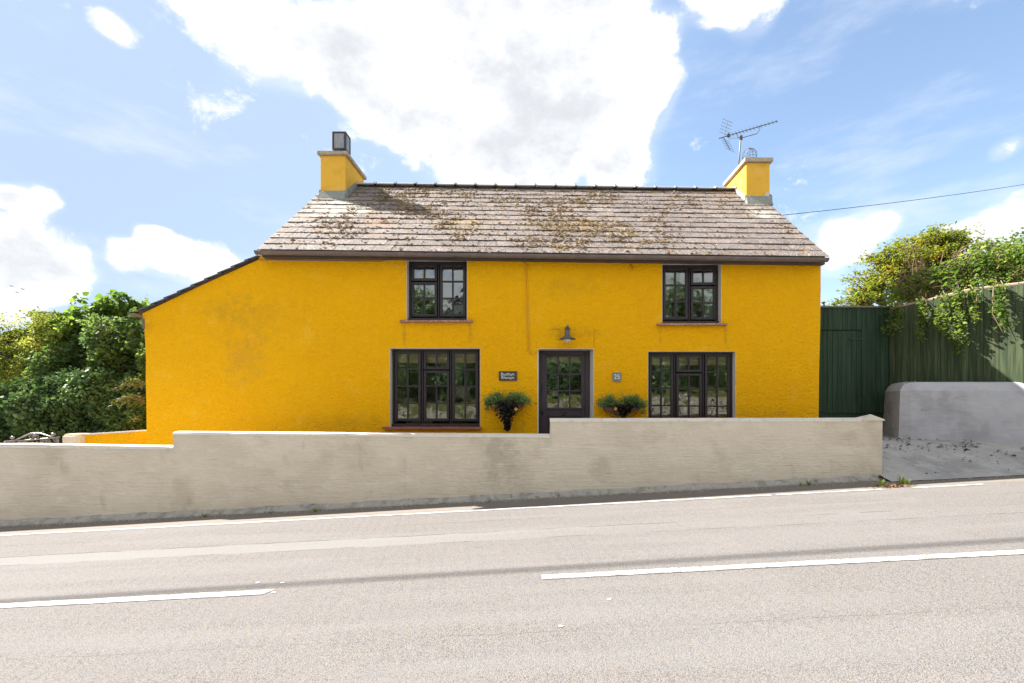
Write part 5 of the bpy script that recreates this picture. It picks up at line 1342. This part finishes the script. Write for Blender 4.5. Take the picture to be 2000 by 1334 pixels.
# ------------------------------------------------------------------ weeds, litter, small things on the ground
M['grass'] = leaf_mat('grass_blade', (0.06, 0.11, 0.02), (0.25, 0.33, 0.06), trans=.35)
M['litter'] = leaf_mat('dry_leaf', (0.05, 0.03, 0.02), (0.30, 0.17, 0.08), trans=.1)
M['litter_d'] = leaf_mat('damp_dark_leaf', (0.015, 0.010, 0.010), (0.09, 0.055, 0.05), trans=.05)
def tuft(px, py, D__, n, h, lab, seed, wide=.05):
    rng = random.Random(seed); x = PX(px, D__); z = road_z(x, D__) + .004; m = MB()
    for i in range(n):
        a = rng.uniform(0, 6.28); r = rng.uniform(0, wide) * .4; b = Vector((x + math.cos(a) * r, D__ + math.sin(a) * r, z))
        hh = h * rng.uniform(.5, 1.1); le = Vector((math.cos(a) * wide * rng.uniform(.4, 1.2), math.sin(a) * wide * rng.uniform(.4, 1.2), hh)); s_ = Vector((-math.sin(a), math.cos(a), 0)) * .004
        m.v += [tuple(b - s_), tuple(b + s_), tuple(b + le * .55 + s_ + Vector((0, 0, hh * .12))), tuple(b + le * .55 - s_ + Vector((0, 0, hh * .12))), tuple(b + le)]
        n0 = len(m.v) - 5; m.f += [(n0, n0 + 1, n0 + 2, n0 + 3), (n0 + 3, n0 + 2, n0 + 4)]
    o = m.build('weed_tuft', M['grass'], None, fixn=False, org=(x, D__, z))
    at = o.data.attributes.new('rnd', 'FLOAT', 'POINT'); at.data.foreach_set('value', [rng.random() for _ in range(len(o.data.vertices))])
    return tag(o, lab, 'weed', 'weeds along the foot of the wall')
tuft(1721, 948, 6.42, 26, .11, 'upright grass tuft at the left end of the leaf litter patch', 1, .05)
tuft(1767, 946, 6.44, 44, .11, 'brightest bushy grass tuft right of the leaf litter patch', 2, .08)
tuft(1757, 944, 6.46, 8, .15, 'thin tall grass blades beside the bushy tuft', 3, .06)
tuft(1581, 940, 6.72, 16, .09, 'small weed at the wall foot near its right end', 4, .05)
tuft(1563, 942, 6.74, 10, .05, 'tiny low weed left of another weed near the right wall end', 5, .04)
tuft(617, 998, 6.70, 20, .05, 'low weed below the left half of the wall under the garage side', 6, .07)
tuft(400, 1008, 6.72, 14, .05, 'low weed at the wall foot below the first step', 7, .06)
tuft(530, 1004, 6.72, 12, .035, 'flat weed at the wall foot left of centre', 8, .06)
tuft(1215, 965, 6.72, 8, .035, 'tiny weed at the wall foot below the right basket', 9, .05)
tuft(955, 978, 6.72, 10, .03, 'tiny weed at the wall foot below the name plaque', 10, .05)
rng = np.random.default_rng(9)
n = 420; a = rng.normal(size=(n, 2)); xs_ = PX(1742, 6.36) + a[:, 0] * .12 + .0; ys_ = 6.37 + a[:, 1] * .035
leaves('leaf_litter', np.array([(x, y, road_z(x, y) + .008 + abs(rng.normal()) * .006) for x, y in zip(xs_, ys_)]), .032, M['litter'], None, 12, up=2.0, aspect=.6, shape=1)
tag(bpy.data.objects['leaf_litter'], 'patch of dry brown leaves gathered by the road edge line', 'leaves')
pts = []
for i in range(750):
    f = rng.random(); x = 5.35 + rng.random() * 3.2; y = (7.95 - .20 * (x - 5.3)) + rng.normal() * .28 if f < .72 else rng.uniform(6.75, 8.6)
    y = min(y, 9.2)
    if mnoise.noise(Vector((x * 2.5, y * 4, 0))) < (-.05 if f < .72 else .15): continue
    pts.append((x, y, drive_z(x, y) + .012))
leaves('fallen_leaves', np.array(pts), .050, M['litter_d'], None, 13, up=2.2, aspect=.55, shape=1)
tag(bpy.data.objects['fallen_leaves'], 'dark damp fallen leaves scattered over the concrete driveway', 'leaves')
gm = MB(); gr = random.Random(17)
for i in range(1500):
    x = gr.uniform(-9, 7.5); y = (6.79 - abs(gr.gauss(0, .07))) if x < 5.2 else 6.60 - gr.gauss(0, .08)
    if mnoise.noise(Vector((x * 1.6, 3, 1))) < gr.uniform(-.5, .35): continue
    r = gr.uniform(.004, .012); z = road_z(x, y) + .004; a = gr.uniform(0, 6.28)
    q = [(x + math.cos(a + k_ * 2.1) * r, y + math.sin(a + k_ * 2.1) * r, z) for k_ in range(3)]
    gm.add(q + [(x, y, z + r * .9)], [(0, 1, 3), (1, 2, 3), (2, 0, 3)])
tag(gm.build('grit', M['stone'], fixn=False, kind='stuff'), 'loose grit along the foot of the wall', 'gravel')
# white flecks on the road
for i, (px, py) in enumerate(((503, 1139), (551, 1139), (1095, 1224), (1190, 1171), (535, 1158))):
    D__ = 1333.5 / (py - CY + 9.25 + .0523 * (px - CX)) if False else None
    # solve the road plane for this pixel
    k__ = (CY - py) / F; u = (px - CX) / F; D__ = -E / (k__ - .0523 * u - .0104)
    m = MB(); x = u * D__; pts_ = [(x + math.cos(a_) * .018 * (1 + .3 * math.sin(a_ * 3 + i)), D__ + math.sin(a_) * .009) for a_ in [q * math.pi / 4 for q in range(8)]]
    m.v += [(p[0], p[1], road_z(p[0], p[1]) + .002) for p in pts_] + [(p[0], p[1], road_z(p[0], p[1]) + .006) for p in pts_]
    m.f += [tuple(range(8)), tuple(range(8, 16))] + [(q, (q + 1) % 8, 8 + (q + 1) % 8, 8 + q) for q in range(8)]
    tag(m.build('paint_fleck', M['letter']), kind='structure')
# birds
for i, (px, py, s_) in enumerate(((23, 559, 1), (45, 565, 1.1), (34, 571, .9))):
    c = P(px, py, 45); m = MB(); s_ *= .6; m.tube([c + Vector((-.16 * s_, 0, 0)), c, c + Vector((.15 * s_, 0, .02))], [.008, .032, .008], 6)
    for sg in (-1, 1): m.add([c + Vector((-.03, 0, 0)), c + Vector((.04, 0, 0)), c + Vector((.012, sg * .11, .06)), c + Vector((-.04 , sg * .20, .02))], [(0, 1, 2, 3)])
    tag(m.build('bird', M['bird'], fixn=False), ('upper left bird of three flying at the left edge', 'right hand bird of three flying at the left edge', 'lowest bird of three flying at the left edge')[i], 'bird', 'birds in the left sky')

# ------------------------------------------------------------------ across the road, seen only in the window panes
m = MB(); sr = random.Random(4)
zrow = 0
for r in range(8):
    x = -13.0
    while x < 12:
        w_ = sr.uniform(.16, .42); h_ = .165; y = -3.1 - r * .015
        zz = road_z(x, -2.6) + .05 + r * .165
        m.cbox((x, y - .2 + sr.uniform(-.03, .03), zz), (x + w_ - .02, y + .02 + sr.uniform(-.03, .03), zz + h_ - .015 + sr.uniform(-.02, .01)), .025); x += w_
tag(m.build('rubble_stones', M['stone']), kind='stuff')
m = MB(); m.box((-13, -3.5, -.9), (12, -3.27, 1.0)); tag(m.build('opposite_wall', M['stone']), 'stone retaining wall across the road behind the camera', 'wall')
def back_bush(x, y, z, rx_, rz_, n, mat, size, seed, lab):
    o = empty('garden_bush', (x, y, ground_z(x, y)), lab, 'shrub')
    leaves('leaves', in_blobs([(x, y, z + .3, rx_, .8, rz_ + .3), (x + rx_ * .5, y + .1, z + .6 + rz_ * .4, rx_ * .6, .6, rz_ * .7), (x - rx_ * .5, y, z + .4 + rz_ * .2, rx_ * .6, .6, rz_ * .8)], n, seed, .3), size, mat, o, seed, shape=1)
    m = MB(); m.tube([(x, y, ground_z(x, y) - .1), (x + .05, y, z)], [.06, .03], 6); m.build('trunk', M['wood'], o)
for i, (x, y, z, rx_, rz_, k_) in enumerate(((-9, -5.2, 2.6, 1.6, 1.2, 'lf_ivy'), (-6.2, -4.9, 2.7, 1.5, 1.4, 'lf_mid'), (-3.6, -5.0, 2.6, 1.4, 1.2, 'lf_ivy'), (-1.0, -5.2, 2.7, 1.3, 1.5, 'lf_mid'), (1.5, -5.0, 2.5, 1.3, 1.1, 'lf_ivy'), (3.9, -5.0, 2.7, 1.4, 1.3, 'lf_mid'), (6.6, -5.1, 2.6, 1.5, 1.4, 'lf_ivy'), (9.5, -5.0, 2.8, 1.6, 1.3, 'lf_mid'))):
    back_bush(x, y, z, rx_, rz_, 4200, M[k_], .13, 500 + i, 'bush number %d along the stone wall across the road' % (i + 1) if False else ['dark ivy bush furthest left across the road', 'bramble bush second from left across the road', 'dark bush opposite the lean-to', 'tall bush opposite the lower left window', 'dark low bush opposite the front door', 'green bush opposite the right windows', 'dark bush opposite the gate', 'green bush furthest right across the road'][i])
HG = empty('hedge', (0, -5.8, 1.5), 'long dark hedge behind the stone wall across the road', 'hedge')
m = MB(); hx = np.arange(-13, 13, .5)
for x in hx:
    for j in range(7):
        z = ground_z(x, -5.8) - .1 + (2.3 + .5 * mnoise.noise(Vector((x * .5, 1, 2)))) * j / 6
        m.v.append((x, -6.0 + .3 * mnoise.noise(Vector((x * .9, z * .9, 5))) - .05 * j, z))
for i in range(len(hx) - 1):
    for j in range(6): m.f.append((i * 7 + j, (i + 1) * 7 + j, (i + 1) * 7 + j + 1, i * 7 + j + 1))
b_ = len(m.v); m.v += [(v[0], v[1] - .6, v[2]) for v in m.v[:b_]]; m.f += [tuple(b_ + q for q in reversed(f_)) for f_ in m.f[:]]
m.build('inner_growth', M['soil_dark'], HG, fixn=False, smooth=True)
hp_ = np.array([(sr.uniform(-13, 13), -5.75 + sr.gauss(0, .18), 0) for _ in range(26000)]); hp_[:, 2] = [ground_z(p[0], -5.8) + sr.random() * (2.5 + .5 * mnoise.noise(Vector((p[0] * .5, 1, 2)))) for p in hp_]
leaves('leaves', hp_, .10, M['lf_ivy'], HG, 900, up=.3, shape=1)
# grasses over the wall top
gp = []
for i in range(5200): gp.append((sr.uniform(-11, 11), -3.55 + sr.gauss(0, .22), 1.28 + .0523 * 0 + abs(sr.gauss(0, .16))))
gp = [(x, y, z + .0523 * x) for x, y, z in gp]
leaves('grass_verge', np.array(gp), .30, M['lf_fern'], None, 600, up=.1, aspect=.08, shape=1, droop=-1.6); tag(bpy.data.objects['grass_verge'], 'long grass growing over the stone wall across the road', 'grass')
WH = empty('white_house', (-3.2, -13, 3.0), 'white gabled house standing across the road behind the camera', 'house')
m = MB(); x0, x1 = -6.4, -1.4; m.prism([(x0, 2.8), (x1, 2.8), (x1, 6.6), ((x0 + x1) / 2, 8.8), (x0, 6.6)], [], -12.6, -19); m.build('wall', M['white_house'], WH)
for sg in (-1, 1):
    m = MB(); cxm = (x0 + x1) / 2; xe = x0 - .3 if sg < 0 else x1 + .3
    m.hexa([(cxm, -12.3, 8.82), (xe, -12.3, 6.40), (xe, -19.3, 6.40), (cxm, -19.3, 8.82)], [(cxm, -12.3, 8.97), (xe, -12.3, 6.52), (xe, -19.3, 6.52), (cxm, -19.3, 8.97)]); m.build('roof', M['slate_edge'], WH)
for wx, wz_ in ((-5.2, 5.2), (-2.9, 5.2), (-5.2, 3.3), (-2.9, 3.3)):
    m = MB(); m.box((wx, -12.56, wz_), (wx + .9, -12.62, wz_ + 1.1)); m.build('window', M['frame'], WH)
D_ = 13
for i, (x, y, h) in enumerate(((2.2, -9, 4.6), (8.2, -9, 5.2), (-7.0, -9, 4.9))):
    tree('roadside_tree', ['tree across the road opposite the front door', 'tree across the road opposite the gate', 'tree across the road opposite the hedge'][i], (x, y, 2.8), 1.8,
         [(x, y, h + 2, 1.7, 1.5, 1.4), (x - 1.2, y, h + 1.2, 1.2, 1, 1), (x + 1.2, y, h + 1.3, 1.2, 1, 1)], 240, 14, .22, .2, M['lf_mid'], 700 + i * 5, r0=.14)
# service wire above the road (throws the thin shadow line on the carriageway)
hgt = 10.5
def wire_pt(x, y): # lift a road point towards the sun
    z = road_z(x, y); k = hgt / to_sun.z; return Vector((x, y, z)) + to_sun * k
a, b = Vector(((0 - CX) / F * 3.92, 3.92, 0)), Vector(((2000 - CX) / F * 3.92, 3.92, 0))
ya, yb = 3.80, 4.10
p0, p1 = wire_pt(-22, 3.87 - .45), wire_pt(22, 3.87 + .60)
p0.z += 0; m = MB(); m.tube(sag(p0, p1, .12), .026, 6)
tag(m.build('overhead_line', M['black'], smooth=True), 'overhead line crossing high above the road out of the picture', 'cable')
